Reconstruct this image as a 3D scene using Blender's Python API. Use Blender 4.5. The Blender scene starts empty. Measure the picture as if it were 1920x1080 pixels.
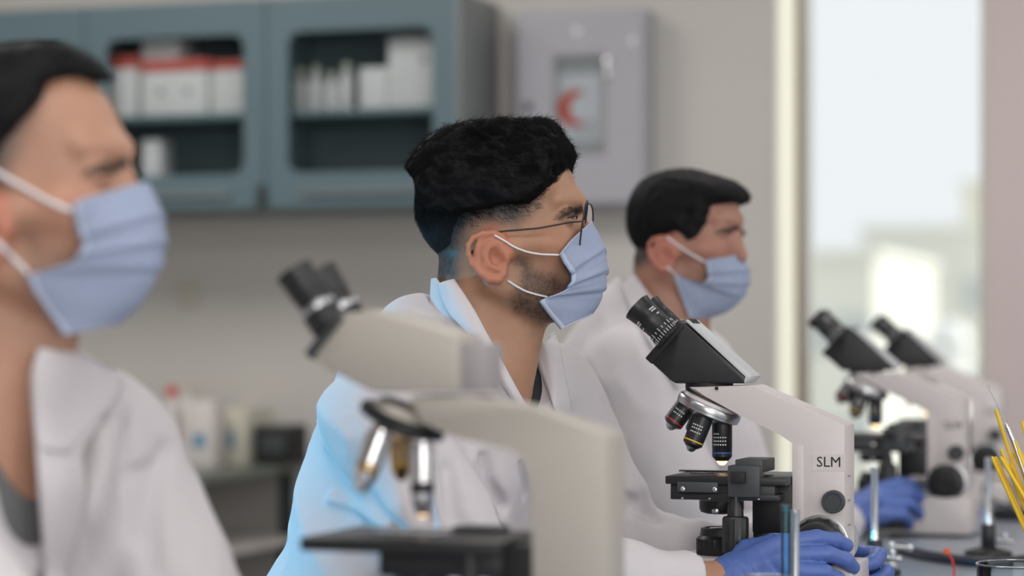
import bpy, bmesh, math, random
import numpy as np
from mathutils import Vector, Matrix

random.seed(7)
rng = np.random.default_rng(7)
SC = bpy.context.scene
COL = SC.collection
PI = math.pi

# ------------------------------------------------------------------ camera
FP = 4500.0                     # focal length in pixels of a 1920 wide frame
YAW = math.radians(18)          # the camera looks 18 degrees left of the bench axis
ZC = 1.09                       # lens height
HY = 640.0                      # row of the horizon
cam_data = bpy.data.cameras.new('camera')
cam = bpy.data.objects.new('camera', cam_data)
COL.objects.link(cam)
cam.location = (0, 0, ZC)
cam.rotation_euler = (PI / 2, 0, YAW)
cam_data.sensor_width = 36
cam_data.lens = FP / 1920 * 36
cam_data.shift_y = (HY - 540) / 1920
cam_data.clip_end = 500
cam_data.dof.use_dof = True
cam_data.dof.focus_distance = 2.93
cam_data.dof.aperture_fstop = 2.5
SC.camera = cam

# ------------------------------------------------------------------ view, world, lights
SC.view_settings.view_transform = 'Standard'
SC.view_settings.look = 'None'
SC.view_settings.exposure = 0.0
SC.view_settings.gamma = 1.0
SC.view_settings.use_curve_mapping = False
world = bpy.data.worlds.new('world')
SC.world = world
world.use_nodes = True
bg = world.node_tree.nodes['Background']
bg.inputs['Color'].default_value = (0.90, 0.935, 0.96, 1)
bg.inputs['Strength'].default_value = 1.0


def light(name, kind, loc, energy, color, size=1.0, size_y=None, aim=None, spot=60, blend=0.8):
    ld = bpy.data.lights.new(name, kind)
    ld.energy = energy
    ld.color = color
    if kind == 'AREA':
        ld.shape = 'RECTANGLE'
        ld.size = size
        ld.size_y = size_y or size
    elif kind == 'SPOT':
        ld.spot_size = math.radians(spot)
        ld.spot_blend = blend
        ld.shadow_soft_size = size
    elif kind == 'SUN':
        ld.angle = size
    o = bpy.data.objects.new(name, ld)
    COL.objects.link(o)
    o.location = loc
    if aim is not None:
        o.rotation_euler = (Vector(aim) - Vector(loc)).to_track_quat('-Z', 'Y').to_euler()
    return o


light('outdoor_sun', 'SUN', (0, 0, 10), 3.6, (1.0, 0.98, 0.88), 0.02, aim=(-9, -5.6, 10 - 4.6))
# ceiling panels of the room (their frames are built with the ceiling)
PANELS = [(-3.0, 1.2), (-3.0, 4.4), (-0.9, 1.2), (-0.9, 4.4), (1.3, 1.2), (1.3, 4.4)]
for i, (x, y) in enumerate(PANELS):
    light('ceiling_panel_light', 'AREA', (x, y, 2.86), (30 if y > 3 else 12) if x < -2 else 10 if x < 0 else 10, (1.0, 0.955, 0.93), 1.1, 1.1, aim=(x, y, 0))
# unseen area light along the solid right wall, brightening the room from there
light('side_fill_light', 'AREA', (2.75, 2.2, 1.6), 32, (0.93, 0.95, 1.0), 4.5, 1.8, aim=(-3, 2.6, 1.1))
# area light added behind the camera to fill the coats and back wall
light('rear_fill_light', 'AREA', (0.9, -2.2, 1.65), 118, (1.0, 0.975, 0.95), 3.6, 1.9, aim=(-1.6, 6, 1.0))
# cyan lamp standing low behind the seated row
light('cyan_lamp_light', 'SPOT', (-2.25, 2.15, .90), 66, (0.0, 0.48, 0.84), 0.06,
      aim=(-1.12, 2.72, 0.86), spot=38, blend=0.7)

# ------------------------------------------------------------------ pixel rays -> room
CY, SY = math.cos(YAW), math.sin(YAW)


def ray_y(px, py, Y):
    """point of the room plane Y=const seen at a pixel"""
    k = (px - 960) / FP
    dep = Y / (k * SY + CY)
    return Vector((dep * (k * CY - SY), Y, ZC - (py - HY) / FP * dep))


class Frame:
    """local frame: origin seen at column px at depth d, height z0, yaw relative to the camera"""
    def __init__(s, px, d, z0, yaw):
        s.d, s.z0 = d, z0
        s.cx = (px - 960) / FP * d
        s.yaw = math.radians(yaw)
        s.c, s.s = math.cos(s.yaw), math.sin(s.yaw)
        s.loc = Vector((s.cx * CY - d * SY, s.cx * SY + d * CY, z0))
        s.rot = s.yaw + YAW

    def q(s, px, py, y=0.0):
        k = (px - 960) / FP
        x = (k * (s.d + s.c * y) - s.cx + s.s * y) / (s.c - k * s.s)
        dep = s.d + s.s * x + s.c * y
        return Vector((x, y, ZC - (py - HY) / FP * dep - s.z0))

    def local(s, w):
        v = Vector(w) - s.loc
        c, n = math.cos(-s.rot), math.sin(-s.rot)
        return Vector((v.x * c - v.y * n, v.x * n + v.y * c, v.z))


# ------------------------------------------------------------------ materials
def mat(name, col, rough=0.5, metal=0.0, var=0.04, scale=30, bump=0.0, bscale=None, spec=None, emit=None,
        coat=0, sss=0, vcol=False, sheen=0, aniso=(1, 1, 1)):
    m = bpy.data.materials.new(name)
    m.use_nodes = True
    nt = m.node_tree
    b = nt.nodes['Principled BSDF']
    tc = nt.nodes.new('ShaderNodeTexCoord')
    mp = nt.nodes.new('ShaderNodeMapping')
    mp.inputs['Scale'].default_value = aniso
    nt.links.new(tc.outputs['Object'], mp.inputs['Vector'])
    n = nt.nodes.new('ShaderNodeTexNoise')
    n.inputs['Scale'].default_value = scale
    n.inputs['Detail'].default_value = 4
    nt.links.new(mp.outputs[0], n.inputs['Vector'])
    mr = nt.nodes.new('ShaderNodeMapRange')
    mr.inputs['From Min'].default_value = 0.25
    mr.inputs['From Max'].default_value = 0.75
    mr.inputs['To Min'].default_value = 1 - var
    mr.inputs['To Max'].default_value = 1 + var
    nt.links.new(n.outputs['Fac'], mr.inputs['Value'])
    mx = nt.nodes.new('ShaderNodeVectorMath')
    mx.operation = 'SCALE'
    if vcol:
        at = nt.nodes.new('ShaderNodeVertexColor')
        at.layer_name = 'Col'
        nt.links.new(at.outputs['Color'], mx.inputs[0])
    else:
        mx.inputs[0].default_value = col
    nt.links.new(mr.outputs[0], mx.inputs['Scale'])
    nt.links.new(mx.outputs[0], b.inputs['Base Color'])
    b.inputs['Roughness'].default_value = rough
    b.inputs['Metallic'].default_value = metal
    if spec is not None:
        b.inputs['Specular IOR Level'].default_value = spec
    if coat:
        b.inputs['Coat Weight'].default_value = coat
        b.inputs['Coat Roughness'].default_value = 0.15
    if sheen:
        b.inputs['Sheen Weight'].default_value = sheen
    if sss:
        b.inputs['Subsurface Weight'].default_value = sss
        b.inputs['Subsurface Radius'].default_value = (0.012, 0.005, 0.003)
        b.inputs['Subsurface Scale'].default_value = 0.6
    if emit:
        b.inputs['Emission Color'].default_value = (*emit[0], 1)
        b.inputs['Emission Strength'].default_value = emit[1]
    if bump:
        n2 = nt.nodes.new('ShaderNodeTexNoise')
        n2.inputs['Scale'].default_value = bscale or scale * 4
        n2.inputs['Detail'].default_value = 5
        nt.links.new(mp.outputs[0], n2.inputs['Vector'])
        bp = nt.nodes.new('ShaderNodeBump')
        bp.inputs['Strength'].default_value = bump
        bp.inputs['Distance'].default_value = 0.002
        nt.links.new(n2.outputs['Fac'], bp.inputs['Height'])
        nt.links.new(bp.outputs[0], b.inputs['Normal'])
    return m


def glass(name, tint=(0.98, 0.985, 0.985), refl=0.12, rough=0.02):
    m = bpy.data.materials.new(name)
    m.use_nodes = True
    nt = m.node_tree
    nt.nodes.clear()
    out = nt.nodes.new('ShaderNodeOutputMaterial')
    tr = nt.nodes.new('ShaderNodeBsdfTransparent')
    tr.inputs['Color'].default_value = (*tint, 1)
    gl = nt.nodes.new('ShaderNodeBsdfGlossy')
    gl.inputs['Roughness'].default_value = rough
    fr = nt.nodes.new('ShaderNodeLayerWeight')
    fr.inputs['Blend'].default_value = refl
    ms = nt.nodes.new('ShaderNodeMixShader')
    nt.links.new(fr.outputs['Fresnel'], ms.inputs[0])
    nt.links.new(tr.outputs[0], ms.inputs[1])
    nt.links.new(gl.outputs[0], ms.inputs[2])
    nt.links.new(ms.outputs[0], out.inputs[0])
    return m


M = dict(
    wall=mat('wall_paint', (0.56, 0.54, 0.51), 0.85, var=0.02, scale=2, bump=0.15, bscale=120),
    ceil=mat('ceiling_tile_white', (0.72, 0.71, 0.69), 0.9, var=0.02),
    floor=mat('floor_vinyl', (0.36, 0.36, 0.37), 0.35, var=0.06, scale=8),
    reveal=mat('reveal_cream_paint', (0.86, 0.85, 0.76), 0.7, var=0.02),
    alu=mat('anodised_frame', (0.44, 0.43, 0.42), 0.35, 0.6),
    brownframe=mat('bronze_frame', (0.30, 0.22, 0.15), 0.45, 0.2),
    pane=glass('window_glass'),
    cabinet=mat('teal_grey_lacquer', (0.105, 0.165, 0.190), 0.42, var=0.03, scale=6),
    cabside=mat('grey_cabinet_side', (0.20, 0.215, 0.22), 0.5, var=0.03),
    cabin=mat('cabinet_inside', (0.16, 0.20, 0.21), 0.6),
    shelf=mat('grey_shelf', (0.12, 0.17, 0.18), 0.4),
    chrome=mat('chrome', (0.75, 0.76, 0.78), 0.16, 1.0),
    steel=mat('brushed_steel', (0.55, 0.56, 0.58), 0.28, 1.0, var=0.08, scale=200),
    whitebox=mat('white_carton', (0.66, 0.62, 0.60), 0.7, var=0.05),
    cream=mat('cream_carton', (0.60, 0.58, 0.48), 0.7, var=0.05),
    redcard=mat('red_carton_print', (0.50, 0.085, 0.06), 0.6),
    redcap=mat('red_cap_plastic', (0.62, 0.035, 0.02), 0.4),
    print_blue=mat('blue_print', (0.10, 0.28, 0.42), 0.6),
    print_grey=mat('grey_print', (0.30, 0.30, 0.30), 0.6),
    print_black=mat('black_print', (0.012, 0.012, 0.014), 0.6),
    print_white=mat('white_print', (0.75, 0.75, 0.75), 0.6),
    navy=mat('navy_plastic', (0.012, 0.025, 0.10), 0.4),
    aid=mat('first_aid_enamel', (0.40, 0.40, 0.44), 0.5, var=0.02),
    darkgreen=mat('dark_frame_paint', (0.022, 0.032, 0.03), 0.5),
    worktop=mat('blue_grey_worktop', (0.27, 0.31, 0.36), 0.28, var=0.06, scale=60),
    scope=mat('pale_grey_enamel', (0.62, 0.575, 0.565), 0.38, var=0.01, scale=20, bump=0.05, bscale=600),
    scopetop=mat('light_grey_cover', (0.55, 0.58, 0.60), 0.3, var=0.02),
    scope_cream=mat('cream_enamel', (0.44, 0.41, 0.365), 0.42, var=0.01),
    scope_greyblock=mat('grey_port_plastic', (0.33, 0.31, 0.32), 0.5),
    black=mat('black_plastic', (0.014, 0.015, 0.017), 0.38, var=0.1, bump=0.08, bscale=500),
    blackmatte=mat('black_rubber', (0.010, 0.010, 0.011), 0.65, var=0.1),
    darkgrey=mat('dark_grey_plastic', (0.05, 0.055, 0.06), 0.45),
    brass=mat('brass', (0.55, 0.38, 0.20), 0.3, 1.0),
    gold=mat('gold_ring', (0.75, 0.45, 0.10), 0.3, 0.9),
    redring=mat('red_ring_paint', (0.45, 0.03, 0.02), 0.4),
    yellowring=mat('yellow_ring_paint', (0.75, 0.50, 0.03), 0.4),
    bluering=mat('blue_ring_paint', (0.03, 0.13, 0.40), 0.4),
    lampglow=mat('lit_lens', (1, 0.8, 0.5), 0.3, emit=((1.0, 0.62, 0.26), 3.0)),
    lens=mat('lens_glass', (0.25, 0.27, 0.30), 0.05, 0.3, coat=1),
    slide=glass('slide_glass', (0.75, 0.8, 0.82), 0.35),
    clear=glass('clear_glass', (0.93, 0.97, 0.98), 0.25),
    cabglass=glass('cabinet_glass', (0.93, 0.96, 0.97), 0.05, .15),
    cyanglass=glass('blue_tinted_glass', (0.55, 0.85, 0.93), 0.4),
    lensclear=glass('spectacle_lens', (0.93, 0.95, 0.95), 0.2),
    yellow=mat('yellow_plastic', (0.83, 0.55, 0.03), 0.35, var=0.05),
    hose=mat('black_rubber_hose', (0.012, 0.016, 0.03), 0.35),
    orange=mat('orange_plastic', (0.70, 0.12, 0.04), 0.4),
    coat=mat('white_cotton_twill', (0.62, 0.59, 0.615), 0.85, var=0.015, scale=60, bump=0.12, bscale=900, sheen=0.15),
    tee_black=mat('black_cotton', (0.02, 0.021, 0.024), 0.9),
    tee_grey=mat('grey_cotton', (0.13, 0.135, 0.14), 0.9),
    trousers=mat('navy_trousers', (0.03, 0.035, 0.05), 0.9),
    shoe=mat('dark_shoe_leather', (0.02, 0.02, 0.02), 0.5),
    mask=mat('light_blue_nonwoven', (0.31, 0.365, 0.51), 0.75, var=0.03, scale=150, bump=0.15, bscale=1400),
    maskhem=mat('mask_edge_binding', (0.44, 0.49, 0.61), 0.8, var=0.03, bump=0.2, bscale=1500),
    elastic=mat('white_elastic', (0.78, 0.77, 0.80), 0.7),
    glove=mat('blue_nitrile', (0.085, 0.15, 0.43), 0.42, var=0.06, scale=40, bump=0.25, bscale=260),
    hair=mat('black_hair', (0.0065, 0.0065, 0.0075), 0.62, var=0.4, scale=60, spec=0.14),
    hairfine=mat('short_dark_hair', (0.013, 0.012, 0.012), 0.5, var=0.3, scale=60),
    beard=mat('dark_brown_beard', (0.030, 0.020, 0.014), 0.6, var=0.3),
    skin=mat('skin', (0.4, 0.2, 0.13), 0.5, var=0.05, scale=70, bump=0.12, bscale=700, vcol=True, sss=0.12),
    eyewhite=mat('eye_white', (0.55, 0.52, 0.50), 0.15, coat=0.5),
    iris=mat('brown_iris', (0.03, 0.014, 0.008), 0.15, coat=0.8),
    wire=mat('dark_wire_metal', (0.03, 0.03, 0.033), 0.35, 0.5),
    stool=mat('black_vinyl_seat', (0.02, 0.02, 0.022), 0.5),
    concrete=mat('pale_render', (0.78, 0.78, 0.74), 0.9, var=0.05, scale=0.4),
    concrete2=mat('beige_render', (0.84, 0.81, 0.72), 0.9, var=0.05, scale=0.4),
    ground=mat('pale_ground', (0.62, 0.62, 0.50), 0.95, var=0.15, scale=0.2),
    panel=mat('light_panel_diffuser', (0.9, 0.9, 0.9), 0.6, emit=((1, 0.97, 0.94), 1.2)),
    socket=mat('ivory_socket_plastic', (0.50, 0.47, 0.38), 0.5),
    lampbody=mat('lamp_black', (0.02, 0.02, 0.02), 0.4),
    lampcyan=mat('cyan_lamp_lens', (0.1, 0.6, 1.0), 0.3, emit=((0.06, 0.56, 1.0), 4)),
)


# ------------------------------------------------------------------ tagging and building
def empty(name, loc=(0, 0, 0), rz=0.0):
    o = bpy.data.objects.new(name, None)
    o.empty_display_size = 0.05
    COL.objects.link(o)
    o.location = loc
    o.rotation_euler = (0, 0, rz)
    return o


def tag(o, label=None, cat=None, group=None, kind=None):
    if label: o['label'] = label
    if cat: o['category'] = cat
    if group: o['group'] = group
    if kind: o['kind'] = kind
    return o


def link(name, me, m, parent=None):
    o = bpy.data.objects.new(name, me)
    COL.objects.link(o)
    if m is not None:
        me.materials.append(m)
    if parent is not None:
        o.parent = parent
    return o


def axmat(p0, p1):
    """matrix whose z axis runs from p0 to p1"""
    p0, p1 = Vector(p0), Vector(p1)
    return Matrix.Translation(p0) @ (p1 - p0).to_track_quat('Z', 'Y').to_matrix().to_4x4()


class B:
    def __init__(s):
        s.bm = bmesh.new()

    def box(s, c, size, rot=None, bev=0.0, seg=2):
        r = bmesh.ops.create_cube(s.bm, size=1)
        mt = Matrix.Translation(c) @ (rot.to_4x4() if rot is not None else Matrix.Identity(4)) @ Matrix.Diagonal((*size, 1))
        bmesh.ops.transform(s.bm, matrix=mt, verts=r['verts'])
        if bev:
            es = list({e for v in r['verts'] for e in v.link_edges})
            bmesh.ops.bevel(s.bm, geom=es, offset=bev, segments=seg, affect='EDGES', profile=0.5)
        return s

    def lathe(s, p0, p1, prof, seg=32, scallop=None):
        """prof: (radius, distance along p0->p1)"""
        mt = axmat(p0, p1)
        rings = []
        for r, h in prof:
            ring = []
            for i in range(seg):
                a = 2 * PI * i / seg
                rr = r
                if scallop and r > scallop[2]:
                    rr = r * (1 + scallop[0] * math.cos(scallop[1] * a))
                ring.append(s.bm.verts.new(mt @ Vector((rr * math.cos(a), rr * math.sin(a), h))))
            rings.append(ring)
        for a, b in zip(rings, rings[1:]):
            for i in range(seg):
                j = (i + 1) % seg
                s.bm.faces.new((a[i], a[j], b[j], b[i]))
        if prof[0][0] > 1e-5: s.bm.faces.new(rings[0][::-1])
        if prof[-1][0] > 1e-5: s.bm.faces.new(rings[-1])
        return s

    def cyl(s, p0, p1, r, r1=None, seg=24, bev=0.0):
        L = (Vector(p1) - Vector(p0)).length
        r1 = r if r1 is None else r1
        if bev:
            pr = [(r - bev, 0), (r - bev * .3, bev * .3), (r, bev), (r1, L - bev), (r1 - bev * .3, L - bev * .3), (r1 - bev, L)]
        else:
            pr = [(r, 0), (r1, L)]
        return s.lathe(p0, p1, pr, seg)

    def tube(s, pts, r, seg=8, closed=False):
        pts = [Vector(p) for p in pts]
        n = len(pts)
        rings = []
        up = Vector((0, 0, 1))
        for i, p in enumerate(pts):
            if closed:
                t = pts[(i + 1) % n] - pts[i - 1]
            else:
                t = pts[min(i + 1, n - 1)] - pts[max(i - 1, 0)]
            t.normalize()
            u = up - t * up.dot(t)
            if u.length < 0.05:
                u = Vector((1, 0, 0)) - t * t.x
            u.normalize()
            up = u
            w = t.cross(u)
            rr = r[i] if isinstance(r, (list, tuple)) else r
            rings.append([s.bm.verts.new(p + (u * math.cos(2 * PI * k / seg) + w * math.sin(2 * PI * k / seg)) * rr) for k in range(seg)])
        m = n if closed else n - 1
        for i in range(m):
            a, b = rings[i], rings[(i + 1) % n]
            for k in range(seg):
                j = (k + 1) % seg
                s.bm.faces.new((a[k], b[k], b[j], a[j]))
        if not closed:
            s.bm.faces.new(rings[0])
            s.bm.faces.new(rings[-1][::-1])
        return s

    def prism(s, poly, y0, y1, bev=0.0, seg=2, plane='xz'):
        """poly in (x,z), extruded over y"""
        def P(a, b, t):
            return Vector((a, t, b)) if plane == 'xz' else (Vector((a, b, t)) if plane == 'xy' else Vector((t, a, b)))
        va = [s.bm.verts.new(P(a, b, y0)) for a, b in poly]
        vb = [s.bm.verts.new(P(a, b, y1)) for a, b in poly]
        n = len(poly)
        fs = [s.bm.faces.new(va), s.bm.faces.new(vb[::-1])]
        for i in range(n):
            j = (i + 1) % n
            fs.append(s.bm.faces.new((va[i], vb[i], vb[j], va[j])))
        if bev:
            es = list({e for f in fs for e in f.edges})
            bmesh.ops.bevel(s.bm, geom=es, offset=bev, segments=seg, affect='EDGES', profile=0.5, clamp_overlap=True)
        return s

    def plate_hole(s, x0, x1, z0, z1, hx0, hx1, hz0, hz1, rad, y0, y1, n=6):
        """upright plate in the xz plane with one round-cornered hole"""
        inner, outer = [], []
        for cx, cz, a0, ox, oz in ((hx1 - rad, hz1 - rad, 0, x1, z1), (hx0 + rad, hz1 - rad, 90, x0, z1),
                                   (hx0 + rad, hz0 + rad, 180, x0, z0), (hx1 - rad, hz0 + rad, 270, x1, z0)):
            for i in range(n + 1):
                a = math.radians(a0 + 90 * i / n)
                inner.append((cx + rad * math.cos(a), cz + rad * math.sin(a)))
                t = i / n
                # walk the outer rectangle round its corner
                if a0 == 0: p = (x1, hz1 - rad + (z1 - hz1 + rad) * min(1, 2 * t)) if t <= .5 else (x1 - (x1 - hx1 + rad) * (2 * t - 1), z1)
                elif a0 == 90: p = (hx0 + rad - (hx0 + rad - x0) * min(1, 2 * t), z1) if t <= .5 else (x0, z1 - (z1 - hz1 + rad) * (2 * t - 1))
                elif a0 == 180: p = (x0, hz0 + rad - (hz0 + rad - z0) * min(1, 2 * t)) if t <= .5 else (x0 + (hx0 + rad - x0) * (2 * t - 1), z0)
                else: p = (hx1 - rad + (x1 - hx1 + rad) * min(1, 2 * t), z0) if t <= .5 else (x1, z0 + (hz0 + rad - z0) * (2 * t - 1))
                outer.append(p)
        V = lambda L, y: [s.bm.verts.new((a, y, b)) for a, b in L]
        ia, oa, ib, ob = V(inner, y0), V(outer, y0), V(inner, y1), V(outer, y1)
        k = len(inner)
        for i in range(k):
            j = (i + 1) % k
            for q in ((ia[i], ia[j], oa[j], oa[i]), (ob[i], ob[j], ib[j], ib[i]), (ib[i], ib[j], ia[j], ia[i]), (oa[i], oa[j], ob[j], ob[i])):
                s.bm.faces.new(q)
        return s

    def make(s, name, m, parent=None, smooth=35):
        bmesh.ops.recalc_face_normals(s.bm, faces=s.bm.faces)
        me = bpy.data.meshes.new(name)
        s.bm.to_mesh(me)
        s.bm.free()
        if smooth:
            me.polygons.foreach_set('use_smooth', [True] * len(me.polygons))
            try:
                me.set_sharp_from_angle(angle=math.radians(smooth))
            except Exception:
                pass
        return link(name, me, m, parent)


def text_obj(name, s, size, m, parent, loc, rot, extrude=0.0003, align='CENTER', bold=0.0):
    cu = bpy.data.curves.new(name, 'FONT')
    cu.body = s
    cu.size = size
    cu.align_x = align
    cu.align_y = 'CENTER'
    cu.extrude = extrude
    cu.offset = bold
    cu.resolution_u = 2
    tmp = bpy.data.objects.new(name, cu)
    COL.objects.link(tmp)
    dg = bpy.context.evaluated_depsgraph_get()
    me = bpy.data.meshes.new_from_object(tmp.evaluated_get(dg))
    bpy.data.objects.remove(tmp)
    me.materials.clear()
    o = link(name, me, m, parent)
    o.location = loc
    o.rotation_euler = rot
    return o


def copy_tree(o, parent=None):
    c = o.copy()
    COL.objects.link(c)
    if parent is not None:
        c.parent = parent
        c.matrix_parent_inverse = o.matrix_parent_inverse.copy()
    for ch in list(o.children):
        copy_tree(ch, c)
    return c


# ------------------------------------------------------------------ the room
YB = 6.30                    # back wall
XL, XR, Y0, ZT = -4.8, 3.0, -2.4, 2.9
BZ = 0.75                    # bench top
wx0 = ray_y(1450, 500, YB).x          # window opening
wx1 = ray_y(1850, 500, YB).x
b = B()
b.box(((XL + wx0) / 2, YB + .17, ZT / 2), (wx0 - XL, .34, ZT))
b.box(((XR + wx1) / 2, YB + .17, ZT / 2), (XR - wx1, .34, ZT))
b.box(((wx0 + wx1) / 2, YB + .17, .2), (wx1 - wx0, .34, .4))
b.box(((wx0 + wx1) / 2, YB + .17, ZT - .1), (wx1 - wx0, .34, .2))
tag(b.make('wall_back', M['wall'], smooth=0), kind='structure')
for nm, c, sz in (('wall_left', (XL - .1, (Y0 + YB) / 2, ZT / 2), (.2, YB - Y0, ZT)),
                  ('wall_right', (XR + .1, (Y0 + YB) / 2, ZT / 2), (.2, YB - Y0, ZT)),
                  ('wall_front', ((XL + XR) / 2, Y0 - .1, ZT / 2), (XR - XL + .4, .2, ZT)),
                  ('floor', ((XL + XR) / 2, (Y0 + YB) / 2, -.1), (XR - XL + .4, YB - Y0 + .4, .2)),
                  ('ceiling', ((XL + XR) / 2, (Y0 + YB) / 2, ZT + .1), (XR - XL + .4, YB - Y0 + .4, .2))):
    tag(B().box(c, sz).make(nm, M['floor'] if nm == 'floor' else M['ceil'] if nm == 'ceiling' else M['wall'], smooth=0), kind='structure')
tag(B().box(((XL + wx0) / 2, YB - .008, .05), (wx0 - XL, .016, .1), bev=.004).make('baseboard_back', M['ceil']), kind='structure')
# reveal lining, the bright jamb beside the pane
b = B()
b.box((wx0 + .006, YB + .135, (.4 + ZT - .2) / 2), (.012, .25, ZT - .6), bev=.003)
tag(b.make('trim_1', M['reveal']), kind='structure')
b = B()
b.box((wx1 - .006, YB + .135, (.4 + ZT - .2) / 2), (.012, .25, ZT - .6), bev=.003)
b.box(((wx0 + wx1) / 2, YB + .135, .407), (wx1 - wx0, .26, .014), bev=.003)
tag(b.make('trim_2', M['reveal']), kind='structure')
tag(B().box(((wx1 + XR) / 2 + .001, YB - .012, ZT / 2), (XR - wx1 - .002, .024, ZT - .01), bev=.004).make('trim_3', mat('rose_grey_panel', (.66, .575, .57), .8, var=.02, scale=3)), kind='structure')  # thin panel right of the window, lighter and pinker than the wall
# window
win = tag(empty('window_1', ((wx0 + wx1) / 2, YB + .29, .41)), kind='structure')
hw = (wx1 - wx0) / 2 - .012
b = B()
for sx in (-1, 1):
    b.box((sx * (hw - .018), 0, (ZT - .61) / 2), (.036, .06, ZT - .61), bev=.004)
b.box((0, 0, .02), (2 * hw, .06, .04), bev=.004)
b.box((0, 0, ZT - .63), (2 * hw, .06, .04), bev=.004)
b.make('window_frame', M['alu'], win)
b = B()
for sx in (-1, 1):
    b.box((sx * (hw - .004), -.035, (ZT - .61) / 2), (.014, .012, ZT - .61), bev=.002)
b.make('window_gasket', M['brownframe'], win)
B().box((0, .0, (ZT - .61) / 2), (2 * hw - .07, .006, ZT - .69)).make('window_pane', M['pane'], win, smooth=0)

# ceiling light panels
for i, (x, y) in enumerate(PANELS):
    t = tag(empty('ceiling_panel_lamp', (x, y, ZT - .03)), 'square white ceiling light panel, out of the picture above the benches', 'ceiling light', 'ceiling light panels')
    b = B()
    for s_ in (-1, 1):
        b.box((s_ * .58, 0, .015), (.04, 1.2, .03)); b.box((0, s_ * .58, .015), (1.12, .04, .03))
    b.make('frame', M['ceil'], t)
    B().box((0, 0, .02), (1.12, 1.12, .01)).make('diffuser', M['panel'], t)

# outside: pale buildings and ground beyond the pane
def far_box(name, pxa, pxb, ytop, Y, m, label, dep=14, floors=3):
    a, c = ray_y(pxa, ytop, Y), ray_y(pxb, ytop, Y)
    w, top = c.x - a.x, a.z
    t = tag(empty(name, ((a.x + c.x) / 2, Y + dep / 2, -9)), label, 'building')
    h = top + 9
    B().box((0, 0, h / 2), (w, dep, h)).make('wall', m, t, smooth=0)
    B().box((0, 0, h + .15), (w + .3, dep + .3, .3)).make('roof_edge', m, t, smooth=0)
    for f in range(floors):
        n = max(2, int(w / 3))
        for i in range(n):
            B().box((-w / 2 + (i + .5) * w / n, -dep / 2 - .01, h - 3.4 * (f + 1) + .9), (1.1, .1, 1.3)).make('window', M['scopetop'], t, smooth=0)
    return t
far_box('office_block', 1490, 1640, 486, 78, M['concrete'], 'pale flat-roofed block low behind the window, left of the taller one')
far_box('office_block', 1618, 1900, 438, 96, M['concrete'], 'pale taller flat-roofed block filling the middle of the window view')
far_box('office_block', 1806, 2100, 352, 118, M['concrete2'], 'beige block rising highest at the right edge of the window')
dp = ray_y(1778, 600, 60)
dome = tag(empty('storage_dome', (dp.x, 60, -9)), 'bright white domed tank outside the window, behind the far microscopes', 'tank')
dh = dp.z + 9
B().lathe((0, 0, 0), (0, 0, 1), [(.55, 0), (.55, dh - .55)] + [(.55 * math.cos(t), dh - .55 + .55 * math.sin(t)) for t in np.linspace(.15, PI / 2, 7)], 32).make('shell', mat('white_tank_paint', (.9, .9, .9), .5), dome)
B().lathe((0, 0, dh - .6), (0, 0, 1), [(.56, 0), (.58, .02), (.58, .05), (.56, .07)], 32).make('rim', M['alu'], dome)
tag(B().box((-30, 140, -9.1), (400, 250, .2)).make('ground_outside', M['ground'], smooth=0), kind='structure')

# ------------------------------------------------------------------ wall cabinet
YC = 5.97
def X(px, Y=YC): return ray_y(px, 300, Y).x
cz1 = ray_y(480, -3, YC).z
cz0 = ray_y(500, 392, YC).z
cxr = X(862)
dw = cxr - .012 - X(497)
cxl = cxr - 4 * dw - .02
cab = tag(empty('wall_cabinet', ((cxl + cxr) / 2, YB, cz0)), 'long teal-grey wall cabinet with round-cornered glazed doors', 'cabinet')
CW, CH, CD = cxr - cxl, cz1 - cz0, YB - YC
b = B()
b.box((0, -CD / 2, .012), (CW - .02, CD - .022, .022))
b.box((0, -CD / 2, CH - .011), (CW - .02, CD - .022, .022))
b.box((0, -.008, CH / 2), (CW - .03, .012, CH - .04))
for i in range(1, 4):
    b.box((CW / 2 - .01 - dw * i, -CD / 2, CH / 2), (.018, CD - .03, CH - .044))
b.make('body', M['cabin'], cab, smooth=0)
for s_ in (-1, 1):
    B().box((s_ * (CW / 2 - .009), -CD / 2, CH / 2), (.018, CD - .002, CH), bev=.003).make('side_panel', M['cabside'], cab)
shz = ray_y(680, 207, YC).z - cz0
for i in range(4):
    xr = CW / 2 - .012 - dw * i
    xl = xr - dw + .003
    B().box(((xl + xr) / 2, -CD / 2, shz), (dw - .03, CD - .05, .018), bev=.002).make('shelf', M['shelf'], cab)
    d = B()
    hz0, hz1 = ray_y(680, 321, YC).z - cz0, ray_y(680, 54, YC).z - cz0
    d.plate_hole(xl, xr - .001, .004, CH - .004, xl + .058 * dw / .5, xr - .058 * dw / .5, hz0, hz1, .035, -CD, -CD + .02)
    dd = d.make('door', M['cabinet'], cab)
    B().box(((xl + xr) / 2, -CD + .012, (hz0 + hz1) / 2), (dw * .80, .004, hz1 - hz0 + .02)).make('glass_pane', M['cabglass'], dd, smooth=0)
    B().box(((xl + xr) / 2, -CD - .008, .042), (dw * .62, .016, .012), bev=.003).make('pull_rail', M['cabside'], dd)
    if i in (1, 3):
        B().box((xr - .006, -CD - .010, .035), (.022, .018, .062), bev=.004).make('handle', M['darkgreen'], dd)

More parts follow.
